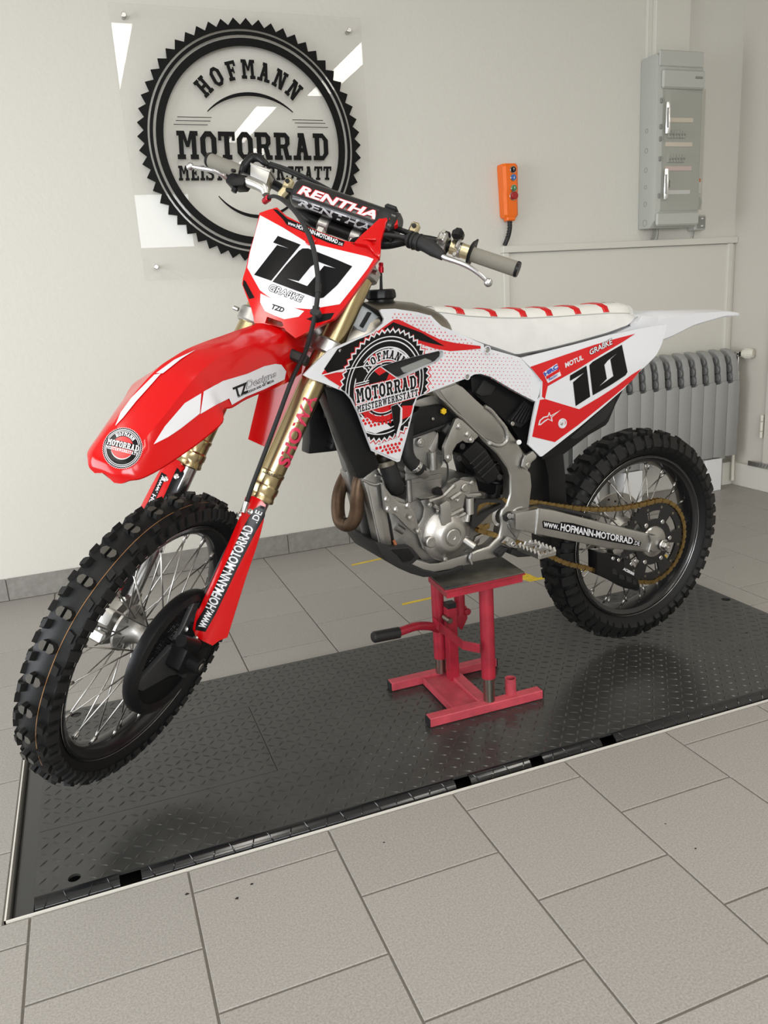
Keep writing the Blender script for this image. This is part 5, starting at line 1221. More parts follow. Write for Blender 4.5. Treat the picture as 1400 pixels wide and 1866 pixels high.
pdec('core_patch', [epl([(.18, -.34), (.62, -.30), (.52, -.62), (.40, -.74), (.20, -.72)])], 7*o1, 'black_print', 10)
pdec('core_patch', [epl([(.40, -.44), (.66, -.48), (.58, -.66), (.36, -.70)])], 8*o1, 'red_print', 10)
pdec('core_dotfield', [epl([(-.10, .64), (.25, .64), (.52, .44), (.50, .34), (.20, .50), (-.05, .60)])], 7*o1, 'white_print', 10)
pdec('core_dotfield', [epl([(-.60, -.47), (-.38, -.52), (-.25, -.62), (.05, -.70), (.16, -.80), (-.20, -.84), (-.52, -.72)])], 7*o1, 'white_print', 10)
pdec('tip_dotfield', [epl([(-.35, -1.10), (.0, -1.04), (.50, -.98), (.40, -1.5), (-.40, -1.2)])], 6*o1, 'white_print', 10)
g = G(); f = sh(8*o1)
for i in range(-8, 8):
    for j in range(-20, 10):
        x, y = i*.086+(.043 if j % 2 else 0), j*.062; p = ep(x, y)
        inr = (-.72 < y < -.45 and x < .14 and (x*x+y*y) < .60 and (x*x+y*y) > .20 and y < -.42-(x+.6)*.22) or (y < -1.07+abs(x)*.05 and y > -1.5)
        if inr:
            lp = [(p[0]+2.6*math.cos(2*PI*k/8), p[1]+2.9*math.sin(2*PI*k/8)) for k in range(8)]
            if inside(clip, np.array(lp)).all(): g.add([f(q) for q in lp], [tuple(range(8))])
o = g.obj('halftone_dots', 'red_print', shroud, 0, False); o['kind'] = 'stuff'
def px_polys(polys, m=0): return [[ep(*p) for p in (grow(q, m) if m else q)] for q in polys]
hof = slab_arc('HOFMANN', 0, 0, .48, 133, 42, .155, .85)
pdecs('name_lettering', px_polys(hof, .022), 9*o1, 'white_print'); pdecs('name_lettering', px_polys(hof), 10*o1, 'black_print')
pdec('upper_arc', [epl(arc2(0, -.12, .52, 150, 60, .07, taper=False))], 8*o1, 'white_print', None); pdec('upper_arc', [epl(arc2(0, -.12, .52, 149, 61, .035, taper=False))], 9*o1, 'black_print', None)
def line_px(s, q):
    ps, _ = slab_polys(s, .9); qm = quad(D5(q)); return ps, qm
for word, q, a, b in (('MOTORRAD', [(552, 975), (1098, 838), (1092, 715), (540, 848)], 10, 4), ('MEISTERWERKSTATT', [(556, 1062), (1112, 905), (1108, 842), (554, 1000)], 6, 3)):
    ps, qm = line_px(word, q)
    pp = [[qm(c) for c in p] for p in ps]
    pdecs('banner_edge', [grow(p, 3.0) for p in pp], 11*o1, 'red_print'); pdecs('banner_edge', [grow(p, 1.9) for p in pp], 12*o1, 'white_print'); pdecs('banner_lettering', pp, 13*o1, 'black_print')
for y0, y1 in ((780, 790), (800, 810), (820, 828)):
    pdec('accent_line', [D5([(545, y0+12), (665, y0-18), (660, y1-18), (540, y1+12)])], 10*o1, 'white_print', None)
pdec('lower_arc', [epl(arc2(0, -.02, .50, 215, 330, .07, taper=False))], 8*o1, 'white_print', None); pdec('lower_arc', [epl(arc2(0, -.02, .50, 216, 329, .035, taper=False))], 9*o1, 'black_print', None)
pdec('vent_slot', [D5([(862, 1000), (925, 975), (968, 1020), (965, 1150), (918, 1300), (895, 1200)])], 14*o1, 'white_print', None)
pdec('vent_slot', [D5([(865, 1003), (922, 982), (950, 1020), (945, 1140), (908, 1270), (893, 1190)])], 15*o1, 'black_print', None)
# crease seam of the two-piece shroud
pdec('seam', [D5([(240, 712), (480, 655), (640, 628), (780, 612), (782, 620), (640, 637), (480, 664), (245, 722)])], 14*o1, 'white', None)
# bolts of the shroud
for c, r in ((D5([(752, 1370)])[0], .011), (D2([(662, 640)])[0], .008), (D2([(822, 428)])[0], .010)):
    p = sh(0)(c); g = G(); g.lathe([(r, -.001), (r*.98, .003), (r*.78, .003), (r*.70, -.002)], p, (0, -1, 0), 22); bs = B(g, 'bolt_seat', 'white', shroud)
    g = G(); g.lathe([(0, .0025), (r*.45, .0025), (r*.62, .001), (r*.62, -.003)], p, (0, -1, 0), 18); B(g, 'shroud_bolt', 'steel', shroud)
# inner lip of the opening
hc = np.mean(np.array(shole), 0); inner = [tuple(hc+(np.array(p)-hc)*1.0) for p in shole]; f0 = sh(.001)
A_ = [f0(p) for p in inner]; Bq = [f0(tuple(hc+(np.array(p)-hc)*.94))+np.array([0, .022, 0]) for p in inner]
g = G(); n = len(A_); g.add(A_+Bq, [(i, (i+1) % n, n+(i+1) % n, n+i) for i in range(n)]); B(g, 'opening_lip', 'white', shroud)
# ------------------------------------------------------------------ radiators and their louvres
for s_ in (-1, 1):
    c = np.array((-.930, s_*.080, .50)); M = roty(.30)
    g = G().box(c, (.030, .065, .22), M=M, bevel=.004); rad = B(g, 'coolant_radiator', 'satin_black')
    for k in range(8): B(G().box(c+M@np.array((-.0165, 0, -.095+.027*k)), (.004, .062, .003), M=M), 'radiator_fin', 'plastic_black', rad)
def pr_b(pts, v, th, name, m, bevel=.002, par=None, seg=2):
    g = G().prism([bk(x, y, v) for x, y in pts], (0, th, 0), bevel=bevel, seg=seg); return B(g, name, m, par)
# black radiator guards hanging below the shrouds
pr_b([(590, 703), (628, 712), (645, 728), (660, 752), (676, 800), (693, 850), (679, 858), (664, 872), (653, 873), (645, 850), (632, 825), (616, 783), (601, 745)], -.118, .05, 'radiator_guard', 'plastic_black', .006)
pr_b([(562, 740), (564, 806), (562, 828), (600, 824), (622, 821), (640, 840), (650, 820), (620, 760), (600, 710), (575, 700)], .070, .05, 'radiator_guard', 'plastic_black', .006)
# ------------------------------------------------------------------ fuel tank and cap
def tank_w(u): return float(np.interp(u, [-.985, -.93, -.88, -.82, -.76, -.70, -.66], [.700, .738, .752, .752, .744, .724, .700]))
rings = []
for u in np.linspace(-.985, -.66, 14):
    zt = tank_w(u); hw = float(np.interp(u, [-.985, -.90, -.80, -.70, -.66], [.055, .085, .092, .080, .060])); R_ = []
    for k in range(17):
        a = PI*k/16; R_.append((u, -hw*math.cos(a)*1.0, zt-.10+.10*math.sin(a)**.55))
    R_ += [(u, hw, zt-.22), (u, -hw, zt-.22)]; rings.append(R_)
tank = B(G().loft(rings), 'fuel_tank', 'titanium', None, 50)
cp = bk(694, 539, 0.); cp[2] = tank_w(cp[0])+.002
g = G(); n = 48; prof = []
for r, h in ((.0, .024), (.030, .024), (.034, .021), (.036, .012), (.036, .004), (.031, 0), (.031, -.012)): prof.append((r, h))
V = []; Fc = []
for r, h in prof:
    for k in range(n): a = 2*PI*k/n; rr = r*(1+(.035 if (k//2) % 2 else 0)*(1 if r > .033 else 0)); V.append(cp+np.array([rr*math.cos(a), rr*math.sin(a), h]))
for i in range(len(prof)-1):
    for k in range(n): Fc.append((i*n+k, i*n+(k+1) % n, (i+1)*n+(k+1) % n, (i+1)*n+k))
g.add(V, Fc); cap = B(g, 'tank_cap', 'plastic_black')
g = G().tube([cp+np.array([.002, 0, .02]), cp+np.array([.003, 0, .045]), cp+np.array([.004, 0, .066])], [.0042, .0034, .0032], 12); B(g, 'breather_hose', 'rubber', cap)
g = G().lathe([(0, .0), (.0065, .0), (.0068, .012), (.0056, .013), (.0056, .018), (.0062, .019), (.005, .023), (0, .023)], cp+np.array([.004, 0, .062]), (0.05, 0, 1), 16); B(g, 'breather_valve', 'anodised_red', cap)
# grey tank side / shield behind the fork with its strap
pr_b(D5([(575, 45), (700, 110), (795, 175), (800, 215), (760, 270), (660, 350), (560, 300), (490, 240), (530, 120)]), -.075, .05, 'tank_side', 'shield_grey', .004)
pr_b(D5([(655, 140), (690, 150), (610, 290), (580, 270)]), -.081, .004, 'rubber_strap', 'rubber', .001)
pr_b(D5([(575, 45), (590, 40), (790, 150), (805, 205), (775, 235), (765, 190), (690, 130), (580, 62)]), -.083, .010, 'edge_trim', 'plastic_black', .001)
# ------------------------------------------------------------------ seat
top = [bk(x, y, 0.) for x, y in ((769, 563), (782, 558), (800.6, 558), (841.7, 562.5), (883, 564), (951, 562), (1020, 559), (1060, 555.5), (1100, 551.5), (1128, 552.5), (1150, 557))]
stt = [bk(x, y, -.062) for x, y in ((776, 567), (787, 566.5), (825.7, 571), (851, 576), (905.7, 579.5), (963, 580), (1020, 577), (1064, 574), (1111, 571), (1145, 571), (1162, 573))]
bot = [bk(x, y, -.098) for x, y in ((779, 571), (785, 575), (805, 594), (883, 629), (946, 650.5), (1000, 640), (1054, 626.5), (1111, 610.5), (1150, 596), (1166, 582))]
ip = lambda A, u: float(np.interp(u, [p[0] for p in A], [p[2] for p in A]))
u0, u1 = -.735, -.055
srings = []; NS = 48
def seat_ring(u):
    e = sstep((u-u0)/.05)*sstep((u1+.012-u)/.06)
    zt, zs, zb = ip(top, u), ip(stt, u), ip(bot, u); zb = min(zb, zs-.012); zt = max(zt, zs+.004)
    hs = .030+(.062-.030)*sstep((u-u0)/.16)*1.0; hs *= .55+.45*sstep((u1+.015-u)/.08); hb = hs+.030
    half = [(0, zt), (hs*.5, zt-(zt-zs)*.10), (hs*.85, zt-(zt-zs)*.42), (hs, zs), (hs+.012, zs-(zs-zb)*.25), (hs+.020, zs-(zs-zb)*.6), (hb-.004, zb+.006), (hb-.012, zb)]
    return [(u, -y, z) for y, z in half]+[(u, y, z) for y, z in half[:0:-1]]
for k in range(NS+1): srings.append(seat_ring(u0+(u1-u0)*k/NS))
seat = B(G().loft(srings), 'seat', 'seat_white', None, 50)
# top cover band (ribbed grip vinyl) over the seat crown
g = G(); cr = []
for k in range(2, NS-1):
    r_ = seat_ring(u0+(u1-u0)*k/NS); pts_ = [r_[3], r_[2], r_[1], r_[0], r_[-1], r_[-2], r_[-3]]; cr.append([np.array(p)+np.array([0, 0, .0012]) for p in pts_])
g.loft(cr, cap=False, closed=False); B(g, 'seat_cover', 'seat_top', seat, 50, False)
for px in (846, 901.5, 956, 1003, 1055, 1106):
    uc = bk(px, 576, -.062)[0]; cr = []
    for du in (-.0105, -.0095, -.004, .004, .0095, .0105):
        r_ = seat_ring(uc+du); h = .0014 if abs(du) > .010 else .0038; pts_ = [r_[3], r_[2], r_[1], r_[0], r_[-1], r_[-2], r_[-3]]; cr.append([np.array(p)+np.array([0, 0, h]) for p in pts_])
    B(G().loft(cr, cap=False, closed=False), 'grip_stripe', 'red_print', seat, 60, False)
g = G()
for s_ in (-1, 1):
    a = []
    for k in range(2, NS-1):
        r_ = seat_ring(u0+(u1-u0)*k/NS); a.append(np.array(r_[3] if s_ < 0 else r_[-3])+np.array([0, s_*.0008, .0010]))
    g = G().tube(a, .0011, 6); B(g, 'seam', 'box_grey', seat, 40)
# maker tag on the seat back
A_ = []
for du, y in ((0, -.034), (.050, -.034), (.050, .004), (0, .004)):
    u = -.145+du; r_ = seat_ring(u); zz = float(np.interp(-y, [0, abs(r_[1][1]), abs(r_[2][1]), abs(r_[3][1])], [r_[0][2], r_[1][2], r_[2][2], r_[3][2]])); A_.append(np.array((u, y, zz+.0022)))
mesh_obj('seat_tag', A_, [(0, 1, 2, 3)], 'black_print', seat, 0, False)
c_ = sum(A_)/4; mesh_obj('seat_tag_mark', [c_+(p-c_)*.55+np.array((0, 0, .0006)) for p in A_], [(0, 1, 2, 3)], 'white_print', seat, 0, False)
# ------------------------------------------------------------------ rear fender
D6 = lambda pts: cv(940, 540, 3.5, pts)
ft = [bk(x, y, 0.) for x, y in ((1150, 572), (1168, 567), (1197, 566), (1223, 565.5), (1260, 565), (1297, 565), (1331, 569.5))]
fe = [bk(x, y, -.066) for x, y in D6([(700, 205), (800, 175), (955, 168), (1060, 150), (1200, 128), (1375, 112)])]
rings = []
for k in range(25):
    u = -.11+(.385+.11)*k/24; zt = ip(ft, u); f_ = k/24
    hw = float(np.interp(u, [-.11, 0, .10, .25, .36, .385], [.085, .085, .078, .066, .054, .036])); dr = float(np.interp(u, [-.11, -.02, .05, .15, .28, .385], [.085, .085, .070, .040, .018, .008]))
    o_ = [(-hw, -dr), (-hw*.96, -dr*.25), (-hw*.72, -.002), (-hw*.3, .002), (0, .002), (hw*.3, .002), (hw*.72, -.002), (hw*.96, -dr*.25), (hw, -dr)]
    rings.append([(u, y, zt+z) for y, z in o_]+[(u, y*.96, zt+z-.004) for y, z in o_[::-1]])
rfen = B(G().loft(rings), 'rear_fender', 'white', None, 40)
pr_b([(985, 648), (1054, 628), (1120, 608), (1160, 590), (1172, 575), (1200, 575), (1200, 598), (1080, 640)], -.082, .164, 'under_seat_panel', 'white', .003)
g = G().add([rings_pt+np.array((0, 0, .0022)) for rings_pt in (bk(1290, 566.5, -.012), bk(1300, 566.5, -.012), bk(1300, 569, -.02), bk(1290, 569, -.02))], [(0, 1, 2, 3)]); B(g, 'tail_mark', 'red_print', rfen, 0, False)
# ------------------------------------------------------------------ side number panel
def vsp(q): return -(.112+.022*sstep((q[0]+.55)/.5))+.10*max(0, q[2]-.55)*1.2
def sd(off): return lambda p: bk(p[0], p[1], lambda q: vsp(q)-off)
pout2 = D6([(32, 393), (200, 352), (400, 302), (600, 247), (790, 206), (880, 190), (952, 179), (965, 186), (950, 245), (930, 310), (900, 372), (850, 425), (800, 470), (690, 590), (560, 705), (400, 840), (260, 950), (170, 1020), (158, 1022), (80, 945), (105, 800), (130, 680), (160, 640), (168, 545), (100, 460)])
side = panel('side_panel', [pout2], sd(0), (0, .006, 0), 'white', bike, 9); mirror_copy(side, 'side_panel', 'white')
def d6(name, loops, k, m, step=12): return bdecal(name, [D6(l) for l in loops], sd(k*o1), m, side, step)
d6('red_field', [[(93, 450), (300, 378), (500, 310), (640, 270), (764, 238), (690, 287), (540, 375), (400, 462), (205, 573), (187, 655), (168, 640), (172, 545)]], 1, 'red_print')
d6('red_field', [[(155, 660), (190, 655), (405, 720), (540, 640), (640, 575), (740, 500), (805, 460), (745, 535), (640, 625), (400, 820), (250, 930), (105, 895), (130, 770)]], 1, 'red_print')
d6('number_one', [[(347, 505), (452, 442), (464, 540), (476, 640), (383, 700), (366, 548), (437, 487), (346, 540)]], 2, 'black_print')
d6('number_zero', [[(470, 440), (490, 418), (580, 365), (678, 308), (697, 400), (714, 482), (702, 503), (600, 570), (492, 632), (480, 530)], [(566, 437), (588, 410), (648, 362), (604, 402), (613, 455), (624, 508), (535, 572), (582, 526)]], 2, 'black_print')
q1 = D6([(476, 374), (619, 303), (612, 268), (469, 343)]); btext('name_lettering', 'GRAßKE', q1, sd(3*o1), 'black_print', side, .06, .1); btext('name_lettering', 'GRAßKE', q1, sd(4*o1), 'white_print', side, .02, .1)
btext('sponsor_lettering', 'MOTUL', D6([(320, 455), (432, 402), (427, 374), (315, 426)]), sd(3*o1), 'white_print', side, .035)
d6('sponsor_sticker', [[(174, 487), (264, 428), (291, 505), (206, 553)]], 2, 'white_print', None)
btext('sponsor_lettering', 'HRC', D6([(190, 508), (272, 458), (263, 436), (180, 488)]), sd(4*o1), 'blue_print', side, .06)
d6('sponsor_band', [[(192, 512), (274, 462), (281, 480), (199, 530)]], 3, 'red_print', None)
btext('sponsor_lettering', 'Racing', D6([(215, 543), (272, 510), (266, 492), (208, 524)]), sd(5*o1), 'blue_print', side, .02, .3)
star = [(143, 822), (152, 790), (178, 768), (204, 762), (214, 736), (224, 760), (288, 724), (232, 772), (236, 800), (208, 785), (186, 800), (160, 822)]
d6('star_mark', [star], 2, 'white_print', None); c_ = np.mean(np.array(star), 0)
d6('star_mark', [[(152, 815), (160, 793), (182, 775), (208, 769), (214, 752), (221, 768), (260, 745), (224, 772), (228, 790), (207, 779), (182, 793), (166, 808)]], 3, 'red_print', None)
p = sd(0)(D6([(297, 810)])[0]); g = G(); g.lathe([(.0135, 0), (.0130, .003), (.0105, .003), (.0095, -.004)], p, (0, -1, 0), 26); B(g, 'bolt_seat', 'white', side); g = G(); g.lathe([(0, .001), (.010, .001)], p, (0, -1, 0), 22); B(g, 'seat_floor', 'white_print', side, 0, False); g = G().cyl(p+np.array((-.003, -.001, 0)), (0, -1, 0), .004, .003, 12, .001); B(g, 'panel_bolt', 'steel', side)
# black mud guard below the panel and airbox
pr_b(D6([(165, 1020), (400, 835), (560, 705), (690, 592), (640, 690), (595, 800), (575, 825), (470, 885), (320, 1000), (290, 1010), (170, 1045)]), -.100, .05, 'mud_guard', 'plastic_black', .004)
pr_b(D6([(345, 905), (640, 640), (625, 700), (585, 775), (560, 800), (400, 905), (370, 915)]), -.1035, .006, 'guard_recess', 'satin_black', .003)
pr_b([(990, 825), (1003, 815), (1028, 826), (1032, 870), (1034, 915), (1030, 1000), (1006, 1000), (1002, 915), (1000, 870)], -.045, .095, 'mud_flap', 'plastic_black', .006)
pr_b(D2([(690, 640), (760, 620), (850, 645), (1000, 735), (1215, 850), (1200, 960), (1130, 1000), (980, 1010), (860, 900), (760, 820), (700, 760)]), -.070, .14, 'airbox', 'plastic_black', .010)
pr_b(D2([(730, 770), (800, 660), (900, 720), (860, 790), (780, 800)]), -.080, .02, 'airbox_boot', 'satin_black', .006)
# ------------------------------------------------------------------ frame
def C6(pts): return cv(600, 780, 6.364, pts)
def C4b(pts): return cv(740, 700, 5.385, pts)
def C5b(pts): return cv(740, 860, 5, pts)
def C9(pts): return cv(960, 760, 3.889, pts)
spar = [(780, 690), (815, 676), (836, 700), (851, 713), (881, 739), (907, 758), (928, 782), (942, 802), (957, 826), (959, 852), (969, 862), (971, 886), (966, 926), (956, 956), (946, 980), (940, 990), (920, 1008), (912, 1017), (884, 1022), (860, 1027), (857, 1010), (868, 1004), (892, 996), (910, 978), (914, 956), (911, 940), (914, 928), (924, 920), (930, 900), (930, 867), (926, 854), (907, 828), (881, 804), (874, 795), (829, 752), (812, 735), (790, 715)]
def vfr(x, y): return -.108-.006*math.sin(x*.02)
fo = pr_b(spar, -.103, .036, 'frame_spar', 'alu_frame', .009, None, 3); mirror_copy(fo, 'frame_spar', 'alu_frame')
rail = [(863, 1008), (861, 1028), (844, 1032), (820, 1038), (790, 1043), (768, 1039), (750, 1029), (757, 1019), (784, 1027), (800, 1026), (852, 1010)]
ro_ = pr_b(rail, -.096, .032, 'lower_rail', 'alu', .004, None, 2); mirror_copy(ro_, 'lower_rail', 'alu')
def bead(pts, v, name='weld_bead', r=.0042, par=None, m='alu'):
    a = [bk(x, y, v) for x, y in pts]; a2, _ = catmull(a, [0]*len(a), 8); n = len(a2)
    return B(G().tube(a2, [r*(.95+.05*math.sin(i*1.9)) for i in range(n)], 10), name, m, par)
bead(C4b([(770, 218), (830, 255), (900, 335), (975, 430), (995, 500), (985, 560), (940, 598), (890, 600), (830, 580)]), -.1060, par=fo, r=.0055)
bead([(859, 1008), (857, 1018), (860, 1028)], -.1030, par=fo); bead(C4b([(290, 75), (330, 130), (400, 185), (480, 270), (560, 330), (700, 470), (800, 560)]), -.1036, r=.0022, par=fo)
# raised panel of the spar
pr_b(C4b([(500, 0), (560, 30), (760, 225), (880, 320), (960, 440), (975, 520), (960, 565), (900, 585), (760, 520), (560, 320), (400, 160), (330, 60)]), -.1058, .006, 'spar_face', 'alu_frame', .003, fo)
# pivot
pr_b(C5b([(890, 400), (930, 365), (975, 360), (980, 385), (960, 425), (915, 455), (895, 440)]), -.1072, .008, 'pivot_plate', 'satin_black', .001, fo)
g = G().cyl(bk(927, 940, -.107), (0, -1, 0), .0085, .006, 6, .001); B(g, 'pivot_nut', 'steel', fo)
g = G().lathe([(.022, 0), (.030, .003), (.030, .008), (.022, .010)], bk(915, 940, -.095), (0, 1, 0), 28); B(g, 'pivot_washer', 'steel', fo)
bead(C5b([(925, 470), (950, 520), (1000, 590)]), -.1040, r=.003, par=fo); bead(C5b([(1060, 320), (1000, 340), (930, 420)]), -.1040, r=.003, par=fo)
# steering head and down tube
g = G().tube([ST((0, 0, .755)), ST((0, 0, .92))], .034, 28); B(g, 'head_tube', 'alu_frame')
a0 = ST((.01, 0, .80))
for s_ in (-1, 1):
    g = G().tube([a0+np.array((0, s_*.02, 0)), np.array((-.98, s_*.042, .650)), np.array((-.86, s_*.050, .59)), bk(800, 690, -.070)*np.array([1, -s_, 1])], [.028, .028, .028, .030], 14, smooth=4); B(g, 'head_spar', 'alu_frame')
pr_b(D5([(740, 640), (900, 575), (1340, 470), (1380, 520), (1330, 610), (960, 780), (900, 770)]), -.0985, .03, 'opening_dark_fill', 'satin_black', .006)  # dark filler added behind the shroud opening to keep it dark
pr_b(D5([(950, 650), (1180, 560), (1250, 590), (1060, 690), (980, 700)]), -.1015, .012, 'opening_block', 'box_grey_dark', .004)  # lighter grey block inside the opening
dt = [ST((.015, 0, .74)), bk(593, 720, 0.), bk(622, 800, 0.), bk(640, 850, 0.)]
B(G().tube(dt, [.022, .020, .020, .024], 8, smooth=3), 'down_tube', 'alu_frame')
B(G().tube([bk(x, y, -.06) for x, y in ((583, 706), (597, 750), (612, 788), (628, 830), (640, 862))], .0075, 10), 'down_tube_strut', 'alu_frame')
lc = C6([(385, 595), (420, 560), (560, 460), (615, 560), (625, 640), (680, 1000), (740, 1385), (640, 1402), (570, 1335), (500, 1000), (440, 760)])
cr_ = pr_b(lc, -.068, .040, 'cradle_tube', 'alu_frame', .006); mirror_copy(cr_, 'cradle_tube', 'alu_frame')
bead(C6([(390, 600), (470, 640), (540, 655), (600, 640)]), -.0695, r=.0035, par=cr_); bead(C6([(540, 550), (600, 560), (615, 600)]), -.0695, r=.003, par=cr_)
pr_b(C6([(455, 660), (560, 690), (600, 1000), (660, 1370), (600, 1345), (520, 1000)]), -.0715, .006, 'tube_face', 'alu', .002, cr_)
# ------------------------------------------------------------------ exhaust header
ep_ = [((700, 835), -.02), ((672, 850), -.03), ((656, 872), -.035), ((651, 905), -.035), ((650, 930), -.03), ((644, 950), -.02), ((632, 957), .0), ((620, 949), .03), ((616, 928), .05), ((618, 900), .065), ((627, 875), .075), ((643, 848), .08), ((672, 822), .08)]
hd = B(G().tube([bk(*p, v) for p, v in ep_], [.0165]*3+[.0175]*8+[.0165]*2, 20, smooth=6), 'exhaust_header', 'exhaust')
p_ = bk(*ep_[6][0], ep_[6][1]); q_ = bk(*ep_[5][0], ep_[5][1]); B(G().lathe([(.0175, -.003), (.0185, 0), (.0175, .003)], (p_+q_)/2+(p_-q_)*.3, p_-q_, 24), 'header_joint', 'exhaust', hd)
# ------------------------------------------------------------------ skid plate
sk = C6([(555, 1350), (575, 1345), (760, 1390), (940, 1375), (960, 1385), (1050, 1490), (1045, 1510), (965, 1580), (1100, 1640), (1250, 1675), (1400, 1650), (1500, 1600), (1560, 1590), (1560, 1650), (1400, 1705), (1250, 1722), (1100, 1732), (950, 1690), (800, 1625), (680, 1555), (600, 1450)])
skp = pr_b(sk, -.098, .19, 'skid_plate', 'satin_black', .006)
pr_b(C6([(720, 1415), (930, 1400), (1000, 1490), (950, 1540), (860, 1560), (800, 1480)]), -.101, .006, 'skid_recess', 'plastic_black', .003, skp)
# ------------------------------------------------------------------ engine
case = pr_b([(700, 905), (712, 900), (745, 912), (790, 898), (800, 890), (845, 868), (868, 868), (876, 900), (880, 960), (876, 990), (850, 1010), (800, 1026), (770, 1022), (752, 1005), (728, 1000), (718, 985), (712, 950)], -.070, .150, 'crankcase', 'engine_cast', .010)
cyl = pr_b(C6([(880, 470), (905, 455), (1290, 420), (1305, 480), (1310, 690), (1290, 715), (1230, 745), (1000, 850), (930, 872), (900, 860), (885, 700)]), -.072, .140, 'cylinder', 'engine_cast', .008)
for y0 in (600, 655):
    pr_b(C6([(882, y0+10), (1305, y0-75), (1308, y0-62), (884, y0+23)]), -.0755, .012, 'gasket_ridge', 'engine_cast', .002, cyl)
B(G().tube([bk(*C6([(915, 600)])[0], -.074), bk(*C6([(930, 850)])[0], -.074)], .0085, 14), 'cylinder_stud', 'engine_cast', cyl)
head = pr_b(C6([(890, 140), (1200, 20), (1280, 60), (1270, 240), (1330, 280), (1330, 420), (1290, 470), (890, 540), (870, 480), (905, 300)]), -.078, .150, 'cylinder_head', 'engine_cast', .006)
pr_b(C6([(1160, 250), (1260, 40), (1275, 80), (1260, 240), (1200, 300)]), -.082, .01, 'head_fin', 'engine_cover', .003, head)
B(G().tube([bk(*C6([(1195, 280)])[0], -.086), bk(*C6([(1205, 480)])[0], -.086)], .011, 16), 'head_boss', 'engine_cast', head)
B(G().tube([bk(*C6([(1330, 300)])[0], -.08), bk(*C6([(1335, 400)])[0], -.08)], .012, 16), 'head_boss', 'engine_cast', head)
p = bk(*C6([(1040, 165)])[0], -.080); B(G().cyl(p, (0, -1, 0), .011, .014, 20, .002), 'head_plug', 'engine_cover', head); B(G().cyl(p+np.array((0, -.014, 0)), (0, -1, 0), .0055, .004, 6, .0005), 'head_bolt', 'steel', head)
camc = pr_b([(742, 803), (743, 778), (752, 752), (770, 742), (806, 736), (832, 752), (836, 772), (826, 784), (800, 790), (790, 782)], -.082, .15, 'cam_cover', 'plastic_black', .010)
pr_b([(744, 798), (790, 781), (826, 768), (827, 772), (791, 786), (744, 803)], -.085, .01, 'cover_seam', 'satin_black', .001, camc)
p = bk(807, 749, -.086); g = G(); V = []
for k in range(12): a = 2*PI*k/12; r = .0085 if k % 2 else .0065; V.append(p+np.array([r*math.cos(a), 0, r*math.sin(a)]))
g.prism(V, (0, -.007, 0), bevel=.001); B(g, 'oil_filler_cap', 'yellow_cap', camc)
p = bk(788.5, 763, -.084); B(G().cyl(p, (0, -1, 0), .004, .004, 12, .001), 'cover_bolt', 'steel', camc)
B(G().tube([bk(808, 788, -.088), bk(818, 776, -.088)], .0085, 14), 'plug_coil', 'satin_black', camc)
# strip of frame seen above the head
pr_b([(757, 730), (806, 714), (816, 735), (812, 740), (770, 742), (756, 740)], -.070, .02, 'head_stay', 'alu_frame', .002)
# throttle body, shock absorber, black mass behind the spar
B(G().tube([bk(800, 790, -.02), bk(840, 800, -.01), bk(880, 790, 0.)], .045, 22), 'throttle_body', 'satin_black')
sx = [bk(925, 760, .0), bk(902, 880, .0), bk(895, 930, .0)]
shock = B(G().tube(sx, [.022, .022, .020], 20), 'rear_shock', 'satin_black')
a = []
for k in range(121): f_ = k/120; c = sx[0]+(sx[1]-sx[0])*f_; an = 2*PI*7*f_; a.append(c+.034*np.array([math.cos(an), math.sin(an), 0]))
B(G().tube(a, .0055, 8), 'shock_spring', 'plastic_black', shock)
pr_b([(838, 790), (900, 780), (930, 850), (931, 900), (905, 905), (868, 893), (850, 870), (842, 840)], -.02, .05, 'shock_reservoir', 'plastic_black', .010)
# hangers
hg = pr_b(C4b([(487, 345), (510, 330), (560, 360), (705, 495), (712, 515), (665, 560), (630, 578), (590, 575), (560, 555), (500, 590), (460, 660), (452, 745), (420, 770), (380, 762), (375, 620), (440, 455)]), -.104, .012, 'engine_hanger', 'alu_frame', .002)
for c in C4b([(520, 415), (605, 492), (640, 548), (418, 722)]):
    p = bk(*c, -.1045); B(G().cyl(p, (0, -1, 0), .0075, .003, 16, .0008), 'bolt_washer', 'steel', hg); B(G().cyl(p+np.array((0, -.003, 0)), (0, -1, 0), .0055, .004, 6, .0006), 'hanger_bolt', 'chrome', hg)
lh = pr_b(C6([(625, 640), (660, 700), (730, 790), (810, 860), (890, 880), (930, 880), (1000, 1000), (1050, 1180), (1000, 1230), (900, 1140), (760, 1000), (690, 990), (660, 960), (640, 800)]), -.092, .016, 'engine_hanger', 'alu_frame', .002)
for c in C6([(665, 825), (683, 940), (775, 945), (912, 900), (945, 1050), (1035, 1200)]):
    p = bk(*c, -.0925); B(G().cyl(p, (0, -1, 0), .0078, .003, 16, .0008), 'bolt_washer', 'steel', lh); B(G().cyl(p+np.array((0, -.003, 0)), (0, -1, 0), .0055, .004, 6, .0006), 'hanger_bolt', 'chrome', lh)
